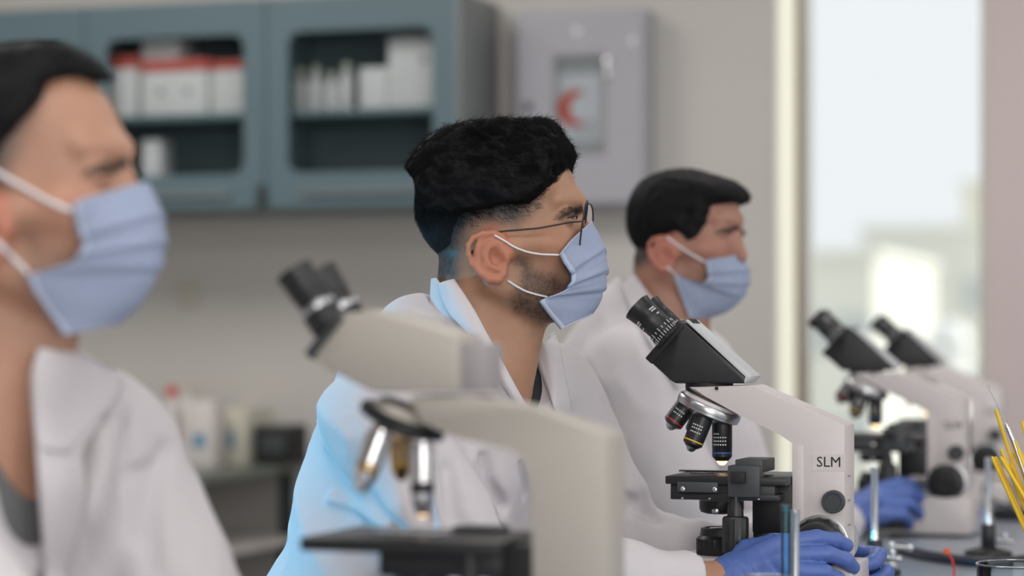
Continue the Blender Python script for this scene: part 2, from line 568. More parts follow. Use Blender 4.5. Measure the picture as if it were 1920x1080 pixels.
def crate(px0, px1, py0, py1, Y, m, name, label, cat, group=None, dep=.14, base=None, lid=None, extra=None):
    """carton whose front face spans a rectangle on plane Y, its base at height base"""
    a, c = ray_y(px0, py1, Y), ray_y(px1, py1, Y)
    w = c.x - a.x
    zb = base if base is not None else a.z
    h = ray_y((px0 + px1) / 2, py0, Y).z - zb
    t = tag(empty(name, ((a.x + c.x) / 2, Y + dep / 2, zb)), label, cat, group)
    B().box((0, 0, h / 2), (w, dep, h), bev=.002).make('body', m, t)
    if lid:
        B().box((0, 0, h - lid[1] / 2 + .001), (w + .004, dep + .004, lid[1]), bev=.002).make('lid', lid[0], t)
    if extra: extra(t, w, h, dep)
    return t
sz = cz0 + shz + .0095
cgr = 'cartons behind the cabinet glass'
YS = YC + .07
def dots(t, w, h, dep):
    for f in (.3, .7):
        B().cyl((-w / 2 + w * f, -dep / 2 - .0005, h * .42), (-w / 2 + w * f, -dep / 2 + .002, h * .42), .011, seg=20).make('printed_mark', M['print_grey'], t)
crate(203, 258, 104, 206, YS, M['whitebox'], 'carton', 'red-lidded white carton, leftmost behind the left cabinet glass', 'box', cgr, base=sz, lid=(M['redcard'], .038))
crate(265, 388, 112, 206, YS - .02, M['whitebox'], 'carton', 'wide red-lidded white carton in the middle of the left cabinet door', 'box', cgr, base=sz, lid=(M['redcard'], .034), extra=dots)
crate(396, 456, 114, 206, YS, M['whitebox'], 'carton', 'red-lidded white carton at the right of the left cabinet door', 'box', cgr, base=sz, lid=(M['redcard'], .026))
top2 = ray_y(300, 112, YS - .02).z + .002
crate(266, 334, 76, 112, YS, M['whitebox'], 'carton', 'small white carton lying on top of the red-lidded cartons', 'box', cgr, base=top2, dep=.11)
crate(728, 816, 68, 206, YS, M['whitebox'], 'carton', 'tall white carton at the right of the right cabinet door', 'box', cgr, base=sz,
      extra=lambda t, w, h, dep: B().cyl((w * .28, -dep / 2 - .0005, h * .68), (w * .28, -dep / 2 + .002, h * .68), .012, seg=20).make('printed_mark', M['print_grey'], t))
crate(674, 726, 126, 206, YS, M['whitebox'], 'carton', 'half-height white carton beside the tall one in the right cabinet door', 'box', cgr, base=sz)
def bottle(px, py0, Y, base, r, m, capm, label, group, name='bottle', hcap=.02):
    a = ray_y(px, py0, Y)
    h = a.z - base
    t = tag(empty(name, (a.x, Y, base)), label, 'bottle', group)
    B().lathe((0, 0, 0), (0, 0, 1), [(r * .9, 0), (r, .004), (r, h * .62), (r * .8, h * .72), (r * .42, h * .8), (r * .42, h - hcap)], 20).make('body', m, t)
    B().lathe((0, 0, h - hcap), (0, 0, h), [(r * .55, 0), (r * .55, hcap * .8), (r * .4, hcap)], 16).make('cap', capm, t)
    return t
for px, py, r, w_ in ((563, 128, .02, 'leftmost'), (592, 124, .02, 'second from the left'), (622, 136, .018, 'third from the left'), (650, 118, .02, 'rightmost, beside the cartons')):
    bottle(px, py, YS + .05, sz, r, M['whitebox'], M['cream'], 'small white bottle on the right cabinet shelf, ' + w_, 'small bottles on the cabinet shelf')
ib = cz0 + .0235
crate(266, 300, 262, 322, YS + .02, M['whitebox'], 'carton', 'small pale carton on the cabinet floor behind the left door', 'box', cgr, base=ib, dep=.08)
for px, side in ((424, 'left'), (566, 'right')):
    t = tag(empty('storage_tub', (ray_y(px, 300, YS).x, YS + .02, ib)), f'round dark blue tub on the cabinet floor behind the {side} door', 'tub', 'dark blue tubs in the cabinet')
    B().lathe((0, 0, 0), (0, 0, 1), [(.03, 0), (.036, .005), (.042, .055), (.044, .06), (.038, .06), (.034, .01), (0, .01)], 24).make('body', M['navy'], t)
    B().lathe((0, 0, .06), (0, 0, 1), [(.045, 0), (.045, .006), (.04, .009), (0, .010)], 24).make('lid', M['navy'], t)

# ------------------------------------------------------------------ first aid cabinet
YA = YB - .115
a0, a1 = ray_y(963, 390, YA), ray_y(1209, 12, YA)
aw, ah = a1.x - a0.x, a1.z - a0.z
aid = tag(empty('first_aid_cabinet', ((a0.x + a1.x) / 2, YB, a0.z)), 'grey-white first aid cabinet with small window and red crescent on the wall', 'cabinet')
B().box((0, -.05, ah / 2), (aw, .099, ah), bev=.004).make('body', M['aid'], aid)
hx0, hx1 = ray_y(1040, 0, YA).x - aid.location.x, ray_y(1132, 0, YA).x - aid.location.x
hz0, hz1 = ray_y(1086, 285, YA).z - a0.z, ray_y(1086, 104, YA).z - a0.z
b = B()
b.plate_hole(-aw / 2 + .012, aw / 2 - .006, .012, ah - .020, hx0, hx1, hz0, hz1, .012, -.115, -.100)
door = b.make('door', M['aid'], aid)
b = B()
b.plate_hole(hx0 - .006, hx1 + .006, hz0 - .006, hz1 + .006, hx0 + .004, hx1 - .004, hz0 + .004, hz1 - .004, .008, -.119, -.113)
b.make('window_trim', M['print_grey'], door)
B().box(((hx0 + hx1) / 2, -.1025, (hz0 + hz1) / 2), (hx1 - hx0, .003, hz1 - hz0)).make('notice_card', mat('notice_card', (.55, .53, .55), .5), door, smooth=0)
B().box(((hx0 + hx1) / 2, -.1045, hz1 - .028), (hx1 - hx0 - .01, .001, .04)).make('notice_heading', M['print_grey'], door, smooth=0)
B().box(((hx0 + hx1) / 2, -.1045, hz0 + .018), (hx1 - hx0 - .01, .001, .022)).make('notice_footer', M['print_grey'], door, smooth=0)
for i in range(4):
    B().box(((hx0 + hx1) / 2 + .012, -.1045, hz0 + .045 + i * .012), ((hx1 - hx0) * .55, .001, .004)).make('printed_line', M['print_grey'], door, smooth=0)
# crescent: outer circle less an offset inner circle
cc = ray_y(1076, 202, YA - .001)
cx_, cz_ = cc.x - aid.location.x, cc.z - a0.z
R1, R2, off = .050, .038, .024
xi = (R1 ** 2 - R2 ** 2 + off ** 2) / (2 * off)
ang1 = math.acos(xi / R1); ang2 = math.acos((xi - off) / R2)
pl = [(cx_ + R1 * math.cos(t), cz_ + R1 * math.sin(t)) for t in np.linspace(ang1, 2 * PI - ang1, 28)]
pl += [(cx_ + off + R2 * math.cos(t), cz_ + R2 * math.sin(t)) for t in np.linspace(2 * PI - ang2, ang2, 28)][1:-1]
B().prism(pl, -.1062, -.1045).make('red_crescent', M['redcard'], door, smooth=0)
B().box(((hx0 + hx1) / 2, -.111, (hz0 + hz1) / 2), (hx1 - hx0 + .004, .002, hz1 - hz0 + .004)).make('glass_pane', M['cabglass'], door, smooth=0)
lk = ray_y(990, 200, YA)
B().cyl((lk.x - aid.location.x, -.126, lk.z - a0.z), (lk.x - aid.location.x, -.114, lk.z - a0.z), .011, bev=.002).make('lock', M['darkgrey'], door)
B().box((hx1 + .012, -.122, hz1 - .04), (.010, .014, .06), bev=.003).make('handle', M['chrome'], door)  # chrome bar standing in for a bright reflection beside the small window
for px, py in ((1081, 58), (1186, 76)):
    p = ray_y(px, py, YA)
    B().lathe((p.x - aid.location.x, -.114, p.z - a0.z), (p.x - aid.location.x, -.2, p.z - a0.z), [(.011, 0), (.010, .002), (.005, .004), (0, .005)], 16).make('glint_spot', M['print_white'], door)  # white discs modelled in place of spots of reflected light

# wall socket
p = ray_y(356, 553, YB)
so = tag(empty('wall_socket', (p.x, YB, p.z - .035)), 'ivory wall socket on the bare wall under the cabinet', 'socket')
B().box((0, -.005, .035), (.046, .010, .07), bev=.003).make('face_plate', M['socket'], so)
B().box((0, -.011, .035), (.022, .004, .034), bev=.002).make('rocker', M['cream'], so)

# ------------------------------------------------------------------ side table against the back wall
TXR = -2.657
TZ = .75
tb = tag(empty('side_table', (TXR - .30, 5.0, 0)), 'low side bench with thin dark-edged top and white lower shelf by the back wall', 'table')
B().box((0, 0, TZ - .012), (.60, 2.58, .024), bev=.003).make('tabletop', mat('grey_green_top', (.17, .20, .17), .35), tb)
for sx in (-1, 1):
    for yy in (-1.26, -.1, 1.20):
        B().box((sx * .278, yy, (TZ - .024) / 2), (.035, .035, TZ - .024), bev=.003).make('leg', M['darkgreen'], tb)
B().box((0, 0, .535), (.60, 2.56, .022), bev=.003).make('lower_shelf', M['whitebox'], tb)
B().box((-.27, 0, .3), (.02, 2.5, .45)).make('back_panel', M['cabside'], tb)

# things on it: pixel column on the table's right rim region
def on_table(px, xoff):
    """room point on the table at x=TXR-xoff seen in column px"""
    k = (px - 960) / FP
    Xr = TXR - xoff
    dep = Xr / (k * CY - SY)
    return Vector((Xr, dep * (k * SY + CY), TZ))
def table_box(pxc, xoff, w, dep, h, m, name, label, cat, rz=0, fn=None):
    p = on_table(pxc, xoff)
    t = tag(empty(name, (p.x, p.y, TZ), rz), label, cat)
    B().box((0, 0, h / 2), (w, dep, h), bev=.004).make('body', m, t)
    if fn: fn(t, w, dep, h)
    return t
def prints(t, w, dep, h):
    B().box((w * .18, -dep / 2 - .0005, h * .45), (w * .16, .002, h * .3)).make('printed_mark', M['print_blue'], t, smooth=0)
    B().box((-w * .22, -dep / 2 - .0005, h * .4), (w * .12, .002, h * .2)).make('printed_mark', M['print_blue'], t, smooth=0)
    B().box((w / 2 + .0005, 0, h * .45), (.002, dep * .4, h * .35)).make('printed_mark', M['print_blue'], t, smooth=0)
    B().tube([(w * .25 + .012 * math.cos(a) * 1.2, 0, h - .001 + .03 * math.sin(a)) for a in np.linspace(0, PI, 9)], .003, 6).make('carry_handle', M['whitebox'], t)
table_box(448, .14, .125, .20, .155, M['cream'], 'supply_carton', 'cream carton with blue print on the side bench', 'box', 0, prints)
table_box(384, .155, .085, .09, .178, M['whitebox'], 'supply_carton', 'white carton left of the cream one on the side bench', 'box', .1, lambda t, w, dep, h: B().box((0, -dep / 2 - .0005, h * .4), (w * .4, .002, h * .2)).make('printed_mark', M['print_blue'], t, smooth=0))
p = on_table(400, .34)
t = tag(empty('wash_bottle', (p.x, min(p.y + .02, 6.22), TZ)), 'white canister standing behind the cartons on the side bench', 'bottle')
B().lathe((0, 0, 0), (0, 0, 1), [(.035, 0), (.038, .004), (.038, .15), (.02, .18), (.018, .20)], 24).make('body', M['whitebox'], t)
B().lathe((0, 0, .2), (0, 0, 1), [(.022, 0), (.022, .02), (.01, .024)], 20).make('cap', M['cream'], t)
for px, xo, hh, lab in ((322, .26, .215, 'tall white squeeze bottle with red cap, behind on the side bench'), (323, .12, .135, 'short white squeeze bottle with red cap, in front on the side bench')):
    p = on_table(px, xo)
    if hh < .2: p.y -= .16
    t = tag(empty('squeeze_bottle', (p.x, p.y, TZ)), lab, 'bottle')
    B().lathe((0, 0, 0), (0, 0, 1), [(.022, 0), (.024, .004), (.024, hh * .7), (.014, hh * .82), (.012, hh - .022)], 24).make('body', M['whitebox'], t)
    B().lathe((0, 0, hh - .024), (0, 0, 1), [(.016, 0), (.016, .016), (.008, .024)], 20).make('cap', M['redcap'], t)
table_box(528, .012, .105, .13, .105, M['blackmatte'], 'instrument_box', 'black instrument box right of the cartons on the side bench', 'box', 0,
          lambda t, w, dep, h: (B().box((0, -dep / 2 - .002, h * .5), (w * .7, .004, h * .5), bev=.001).make('front_panel', M['darkgrey'], t), B().box((0, 0, h + .003), (w * .9, dep * .9, .006), bev=.002).make('lid', M['cabside'], t)))

# ------------------------------------------------------------------ the bench
BX0, BX1, BY0, BY1 = -.82, .05, 1.2, 5.95
bench = tag(empty('lab_bench', ((BX0 + BX1) / 2, (BY0 + BY1) / 2, 0)), 'long laboratory bench with shiny blue-grey top under the microscopes', 'bench')
bw, bl = BX1 - BX0, BY1 - BY0
B().box((0, 0, BZ - .0155), (bw, bl, .03), bev=.004).make('worktop', M['worktop'], bench)
B().box((.40, 0, .60), (.03, bl - .2, .2), bev=.004).make('apron', M['cabside'], bench)
for sx in (-1, 1):
    for sy in (-1, -.54, -.1, 1):
        B().box((sx * (bw / 2 - .05), sy * (bl / 2 - .06), (BZ - .031) / 2), (.05, .05, BZ - .031), bev=.004).make('leg', M['darkgrey'], bench)

# ------------------------------------------------------------------ microscopes
def ring_marks(bd, p0, p1, r, h, n, w, L, m=None):
    mt = axmat(p0, p1)
    for i in range(n):
        a = 2 * PI * i / n
        c = mt @ Vector((r * math.cos(a), r * math.sin(a), h))
        rot = mt.to_3x3() @ Matrix.Rotation(a, 3, 'Z')
        bd.box(c, (.0006, w, L * (1.6 if i % 3 == 0 else 1)), rot)


def knob(parent, x, z, y0, y1, r, name, m, scal=True):
    b = B()
    L = abs(y1 - y0)
    b.lathe((x, y0, z), (x, y1, z), [(r * .96, 0), (r, .0015), (r, L * .55), (r * .985, L * .75), (r * .9, L - .002), (r * .8, L), (r * .62, L), (r * .60, L - .003), (r * .30, L - .003), (r * .27, L + .001), (0, L + .001)], 48,
            scallop=(.022, 16, r * .94) if scal else None)
    return b.make(name, m, parent)


def objective(parent, base, tip, r, L, ringmat, lit=False, name='objective'):
    """barrel from the turret (base) towards tip, ringed near the tip"""
    base, tip = Vector(base), Vector(tip)
    d = (tip - base).normalized()
    e = base + d
    b = B()
    b.lathe(base, e, [(r * .9, 0), (r * .9, .006), (r, .0065), (r, L * .70), (r * .985, L * .705), (r * .985, L * .90), (r * .8, L * .95), (r * .60, L)], 28)
    ob = b.make(name, M['black'], parent)
    B().lathe(base + d * L * .80, e, [(r * 1.0, 0), (r * 1.012, .0003), (r * 1.012, .0014), (r * 1.0, .0017)], 28).make('colour_ring', ringmat, ob)
    B().lathe(base + d * .0055, e, [(r * .97, -.002), (r * 1.0, -.0015), (r * 1.0, .001), (r * .97, .0012)], 28).make('collar', M['brass'] if lit else M['black'], ob)
    B().lathe(base + d * (L * .985), e, [(r * .58, 0), (r * .45, .0035), (r * .25, .006), (0, .0065)], 20).make('front_lens', M['lampglow'] if lit else M['steel'], ob)
    return ob


SF = Frame(1353, 3.0, BZ, -18)
S = SF.q


def make_scope():
    root = empty('microscope', SF.loc, SF.rot)
    nf = -.034      # near face of the arm
    T = .034
    xz = lambda px, py, y=nf: (S(px, py, y).x, S(px, py, y).z)
    # arm: column and slanting neck in one casting
    arm = [xz(1296, 728), xz(1410, 722), xz(1583, 797), xz(1583, 1108), xz(1488, 1108), xz(1488, 832), xz(1506, 833), xz(1462, 812), xz(1386, 776), xz(1330, 748)]
    # simple ordered outline
    arm = [xz(1290, 726), xz(1411, 722), xz(1584, 797), xz(1584, 1105), xz(1489, 1105), xz(1489, 829), xz(1462, 815), xz(1386, 778), xz(1320, 742)]
    ob = B().prism(arm, -T, T, bev=.0022).make('arm', M['scope'], root)
    # inset front strip along the column
    fx0, fz0 = xz(1491, 1100); fx1, fz1 = xz(1507, 836)
    B().prism([(fx0 - .0035, fz0), (fx1, fz0), (fx1, fz1), (fx0 - .0035, fz1 + .003)], -T - .0012, T + .0012, bev=.0006).make('column_guide', M['scope'], root)
    # base: wide foot running forward
    bx0 = xz(1250, 1068)[0]; bx1 = xz(1606, 1100)[0]
    ht = S(1300, 1038, 0).z
    foot = [(bx0, 0.004), (bx0, .030), (bx0 + .010, ht), (bx0 + .12, ht), (bx0 + .150, ht - .004), (bx1, ht - .004), (bx1, .004)]
    B().prism(foot, -.060, .060, bev=.003).make('base', M['scope'], root)
    B().prism([(bx0 + .012, .010), (bx0 + .012, ht - .022), (bx0 + .02, ht - .018), (bx0 + .135, ht - .018), (bx0 + .135, .010)], -.0612, .0612, bev=.001).make('base_side_panel', M['darkgrey'], root)
    for sx in (bx0 + .02, bx1 - .03):
        for sy in (-1, 1):
            B().cyl((sx, sy * .045, 0), (sx, sy * .045, .005), .010).make('rubber_foot', M['blackmatte'], root)
    B().box((bx0 + .028, -.018, ht + .0004), (.014, .022, .0012), bev=.0003).make('rating_plate', M['print_grey'], root)
    # field illuminator
    cx, cz = 0.0, ht
    b = B()
    b.lathe((cx, 0, cz), (cx, 0, 1), [(.030, 0), (.031, .002), (.031, .020), (.027, .024), (.026, .033), (.022, .034), (.020, .031), (0, .031)], 60, scallop=(.02, 30, .0305))
    fi = b.make('field_lens_ring', M['black'], root)
    B().lathe((cx, 0, cz + .0315), (cx, 0, 1), [(.019, 0), (.014, .002), (0, .003)], 28).make('field_lens', M['lens'], fi)
    # head: wedge body
    hy = -.030
    hb = [xz(1213, 673, hy), xz(1273, 604, hy), xz(1282, 604, hy), xz(1397, 706, hy), xz(1397, 719, hy), xz(1266, 719, hy), xz(1256, 712, hy)]
    B().prism(hb, -.030, .030, bev=.0022).make('head_body', M['black'], root)
    # front rim of head
    a, c = Vector((*xz(1211, 673, hy),)), Vector((*xz(1272, 603, hy),))
    dv = (c - a).normalized(); nv = Vector((dv.y, -dv.x))
    B().prism([tuple(a - nv * .0015), tuple(c - nv * .0015 + dv * .001), tuple(c + nv * .010 + dv * .001), tuple(a + nv * .010)], -.0315, .0315, bev=.0018).make('head_rim', M['blackmatte'], root)
    # light top cover
    t0, t1 = Vector((*xz(1284, 603, hy),)), Vector((*xz(1400, 706, hy),))
    tv = (t1 - t0).normalized(); tn = Vector((-tv.y, tv.x))
    B().prism([tuple(t0), tuple(t0 + tn * .004), tuple(t1 + tn * .004 + tv * .004), tuple(t1 + tv * .004 - tn * .008), tuple(t1 - tn * .008), tuple(t1)], -.0295, .0285, bev=.0012).make('head_cover', M['scopetop'], root)
    for k in range(3):
        c_ = t0 + tv * .004 + tn * .0045
        B().box((c_.x, -.018 + k * .014, c_.y), (.008, .007, .001), Matrix.Rotation(math.atan2(-tv.y, tv.x), 3, 'Y')).make('top_clip', M['blackmatte'], root)
    B().cyl((S(1330, 722, 0).x, 0, S(1330, 730, 0).z), (S(1330, 722, 0).x, 0, S(1330, 717, 0).z), .030, seg=40, bev=.001).make('head_mount', M['blackmatte'], root)
    B().cyl((S(1344, 728, -T).x, -T - .002, S(1344, 728, -T).z), (S(1344, 728, -T).x, -T + .002, S(1344, 728, -T).z), .0022, seg=12).make('set_screw', M['blackmatte'], root)
    # eyepieces
    for sy in (-1, 1):
        y = sy * .030 if sy > 0 else -.012 * 0 - .022
        base = S(1252, 628, y) if sy < 0 else S(1252, 628, -.022) + Vector((0, .052, 0))
        tip = S(1193, 574, -.022) + Vector((0, 0 if sy < 0 else .052, 0))
        d = (tip - base).normalized()
        L = (tip - base).length
        e = base + d
        ep = B().lathe(base - d * .004, e, [(.0195, 0), (.0195, .010), (.0185, .0105), (.0185, .016), (.0168, .0165), (.0168, L * .5), (.0172, L * .52), (.0172, L * .72), (.0170, L * .73), (.0185, L * .96), (.0195, L + .003), (.0178, L + .004), (.0160, L - .002), (0, L - .004)], 40).make('eyepiece', M['black'], root)
        b = B()
        ring_marks(b, base - d * .004, e, .0196, .0055, 30, .0007, .0045)
        ring_marks(b, base - d * .004, e, .0186, .0132, 20, .0008, .0035)
        tag(b.make('scale_marks', M['print_white'], ep), kind='stuff')
        B().lathe(base - d * .006, e, [(.0215, 0), (.0215, .004), (.020, .005)], 60, scallop=(.02, 40, .02)).make('diopter_ring', M['blackmatte'], ep)
        if sy < 0:
            b = B()
            for (h, a0, a1) in ((L * .60, 40, 70), (L * .66, 38, 62), (L * .48, 50, 64)):
                mt = axmat(base, e)
                for a in np.arange(a0, a1, 7.5):
                    for sgn in (1, -1):
                        c = mt @ Vector((.0173 * math.cos(math.radians(a * sgn)), .0173 * math.sin(math.radians(a * sgn)), h))
                        b.box(c, (.0005, .0015, .0018), mt.to_3x3() @ Matrix.Rotation(math.radians(a * sgn), 3, 'Z'))
            tag(b.make('lettering', M['print_white'], ep), kind='stuff')
    # turret: tilted disc under the neck
    L0, R0 = S(1275, 741, 0), S(1384, 790, 0)
    c = (L0 + R0) / 2
    ax = (R0 - L0).normalized()
    nrm = Vector((-ax.z, 0, ax.x))
    if nrm.z > 0: nrm = -nrm            # pointing down
    rr = (R0 - L0).length / 2 + .001
    b = B()
    b.lathe(c - nrm * .007, c, [(rr * .90, 0), (rr * .97, .001), (rr, .003), (rr, .008), (rr * .985, .0085), (rr * .985, .012), (rr * .90, .014), (rr * .55, .020), (0, .021)], 64)
    tu = b.make('turret', M['steel'], root)
    B().lathe(c - nrm * .011, c, [(rr * .86, 0), (rr * .90, .0045)], 48).make('turret_plate', M['scope'], tu)
    objective(tu, S(1354, 783, 0), S(1354, 860, 0), .0126, .054, M['bluering'], lit=True)
    objective(tu, S(1321, 777, -.018), S(1297, 836, -.024), .0128, .044, M['yellowring'])
    objective(tu, S(1289, 757, -.006), S(1262, 793, -.012), .0130, .034, M['redring'])
    objective(tu, S(1318, 770, .022), S(1306, 800, .030), .0126, .034, M['bluering'])
    # lettering on the objectives (tiny printed lines)
    b = B()
    for k, zz in enumerate((.020, .0245, .029, .0335)):
        o = S(1354, 783, 0)
        for j in range(6 if k else 3):
            a = math.radians(-90 - 38 + j * 14)
            b.box((o.x + .01265 * math.cos(a), .01265 * math.sin(a), o.z - zz), (.0005, .0017, .0016), Matrix.Rotation(a, 3, 'Z'))
    for (p, qn, hs) in ((S(1321, 777, -.018), S(1297, 836, -.024), (.016, .020, .025)), (S(1289, 757, -.006), S(1262, 793, -.012), (.013, .018))):
        mt = axmat(p, qn)
        inv = mt.to_3x3().inverted()
        a0 = math.atan2((inv @ Vector((0, -1, 0))).y, (inv @ Vector((0, -1, 0))).x)
        for h in hs:
            for j in range(5):
                a = a0 + math.radians(-26 + j * 13)
                b.box(mt @ Vector((.0130 * math.cos(a), .0130 * math.sin(a), h)), (.0005, .0015, .0016), mt.to_3x3() @ Matrix.Rotation(a, 3, 'Z'))
    tag(b.make('lettering', M['print_white'], tu), kind='stuff')
    # stage
    zt = S(1353, 888, 0).z
    sx0, sx1 = S(1247, 893, -.070).x, S(1420, 893, -.070).x
    st = B().box(((sx0 + sx1 + .035) / 2, 0, zt - .005), (sx1 - sx0 + .035, .140, .010), bev=.0015).make('stage', M['black'], root)
    B().box((-.008, .004, zt + .0006), (.06, .026, .0012), bev=.0002).make('specimen_slide', M['slide'], root)
    B().lathe((0, 0, zt + .0002), (0, 0, 1), [(.013, 0), (.012, .0005), (0, .0005)], 24).make('stage_aperture', M['lens'], root)
    xa, za = xz(1257, 912, -.066)
    xb, zb = xz(1452, 940, -.066)
    B().box(((xa + xb) / 2, -.048, (zt - .010 + zb) / 2), (xb - xa, .036, zt - .010 - zb), bev=.001).make('stage_carriage', M['black'], root)
    B().box(((xa + xb) / 2 + .004, -.048, zb + .004), (xb - xa + .002, .040, .008), bev=.001).make('stage_rail', M['black'], root)
    px0, pz0 = xz(1270, 903, -.07); px1, pz1 = xz(1346, 924, -.07)
    B().box(((px0 + px1) / 2, -.067, (pz0 + pz1) / 2), (px1 - px0, .010, pz0 - pz1), bev=.001).make('stage_front_plate', M['darkgrey'], root)
    for px, py, r in ((1280, 917, .0028), (1340, 918, .0028), (1279, 934, .0016), (1330, 935, .0016), (1422, 936, .0016)):
        p = S(px, py, -.072 if py < 930 else -.069)
        B().lathe((p.x, p.y + .001, p.z), (p.x, -1, p.z), [(r, 0), (r, .001), (r * .6, .0016), (0, .0016)], 14).make('screw', M['chrome'], root)
    # slide holder block at the near right
    h0, h1 = xz(1364, 932, -.078), xz(1424, 874, -.078)
    B().box(((h0[0] + h1[0]) / 2, -.064, (h0[1] + h1[1]) / 2), (h1[0] - h0[0], .028, h1[1] - h0[1]), bev=.0015).make('slide_holder_block', M['darkgrey'], root)
    B().box(((h0[0] + h1[0]) / 2 + .003, -.025, zt + .013), (.034, .075, .016), bev=.0015).make('slide_holder_slide', M['darkgrey'], root)
    hc = S(1385, 895, -.079)
    B().box((hc.x, -.081, hc.z), (.018, .010, .014), bev=.0015).make('holder_catch', M['blackmatte'], root)
    B().box((-.02, .034, zt + .001), (.085, .010, .002), bev=.0005).make('slide_clip', M['black'], root)
    # stage bracket and rack down the column
    k0 = S(1415, 900, -.025); k1 = S(1490, 1000, -.025)
    B().box(((k0.x + k1.x) / 2, 0, (k0.z + k1.z) / 2), (k1.x - k0.x + .004, .060, k0.z - k1.z), bev=.0015).make('stage_bracket', M['black'], root)
    k2 = S(1412, 990, -.02); k3 = S(1436, 1040, -.02)
    B().box(((k2.x + k3.x) / 2, 0, (k2.z + k3.z) / 2), (k3.x - k2.x, .04, k2.z - k3.z + .01), bev=.001).make('rack', M['black'], root)
    # condenser
    zc1 = S(1340, 938, 0).z; zc0 = S(1340, 962, 0).z
    B().lathe((0, 0, zc0), (0, 0, 1), [(.020, 0), (.026, .002), (.028, .006), (.028, zc1 - zc0), (.022, zc1 - zc0 + .001)], 48, scallop=(.012, 36, .0275)).make('condenser', M['black'], root)
    p = S(1342, 958, -.028)
    B().lathe((p.x, -.026, p.z), (p.x, -1, p.z), [(.0045, 0), (.0045, .005), (.003, .006), (0, .006)], 18).make('condenser_screw', M['steel'], root)
    # stage drive: coaxial stalk hanging near right
    q0 = S(1379, 935, -.066)
    b = B()
    zz = lambda py: S(1379, py, -.066).z
    b.lathe((q0.x, q0.y, zz(1066)), (q0.x, q0.y, 1), [(.0135, 0), (.0145, .001), (.0145, zz(1042) - zz(1066)), (.013, zz(1040) - zz(1066)), (.013, zz(1036) - zz(1066)), (.0160, zz(1035) - zz(1066)), (.0160, zz(973) - zz(1066)), (.0145, zz(969) - zz(1066)), (.010, zz(967) - zz(1066)), (.0095, zz(950) - zz(1066)), (.0065, zz(940) - zz(1066)), (.0060, zz(932) - zz(1066))], 48, scallop=(.03, 14, .0142))
    b.make('stage_drive_knob', M['black'], root)
    B().cyl((q0.x, q0.y, zz(938)), (q0.x, q0.y, zz(930)), .0045, seg=16).make('stage_drive_nut', M['steel'], root)
    # focus knobs, both sides
    kn = S(1532, 1022, -.055)
    for sgn in (-1, 1):
        k = knob(root, kn.x, kn.z, sgn * .034, sgn * .060, .0325, 'coarse_focus_knob', M['black'])
        knob(k, kn.x, kn.z, sgn * .059, sgn * .078, .017, 'fine_focus_knob', M['blackmatte'])
        B().lathe((kn.x, sgn * .0335, kn.z), (kn.x, sgn, kn.z), [(.0355, 0), (.0355, .0035), (.033, .004)], 48).make('focus_collar', M['steel'], root)
    k2_ = S(1562, 941, -.042)
    B().lathe((k2_.x, -.034, k2_.z), (k2_.x, -1, k2_.z), [(.0135, 0), (.0140, .001), (.0140, .009), (.0128, .0105), (.0105, .0105), (.0100, .0095), (0, .0095)], 40).make('brightness_dial', M['darkgrey'], root)
    # label
    l0 = S(1554, 867, -T - .0005)
    B().box((l0.x, -T - .0002, l0.z), (.040, .0006, .0205)).make('label_plate', mat('label_paper', (.66, .62, .61), .5), root, smooth=0)
    text_obj('label_text', 'SLM', .0178, M['print_black'], root, (l0.x, -T - .0007, l0.z), (PI / 2, 0, 0), .0001)
    # vent marks and a switch on the back of the column
    bxx = xz(1584, 900)[0]
    for k in range(5):
        B().box((bxx + .0006, -.008, .175 - k * .030), (.0015, .014, .002)).make('vent_slot', M['print_grey'], root, smooth=0)
    return root


scope = make_scope()
tag(scope, 'sharp pale grey microscope marked SLM, held by the man in glasses', 'microscope')
sc2 = copy_tree(scope)
f2 = Frame(1641, 4.27, BZ, -18)
sc2.location = f2.loc
tag(sc2, 'blurred pale microscope behind the sharp one, gloved hand on its knob', 'microscope')
sc3 = copy_tree(scope)
f3 = Frame(1737, 5.08, BZ, -18)
sc3.location = f3.loc
tag(sc3, 'farthest pale microscope, partly hidden by the one before it', 'microscope')

# ---- near blurred cream microscope of another make
GF = Frame(790, 2.10, BZ, -18)
G = GF.q


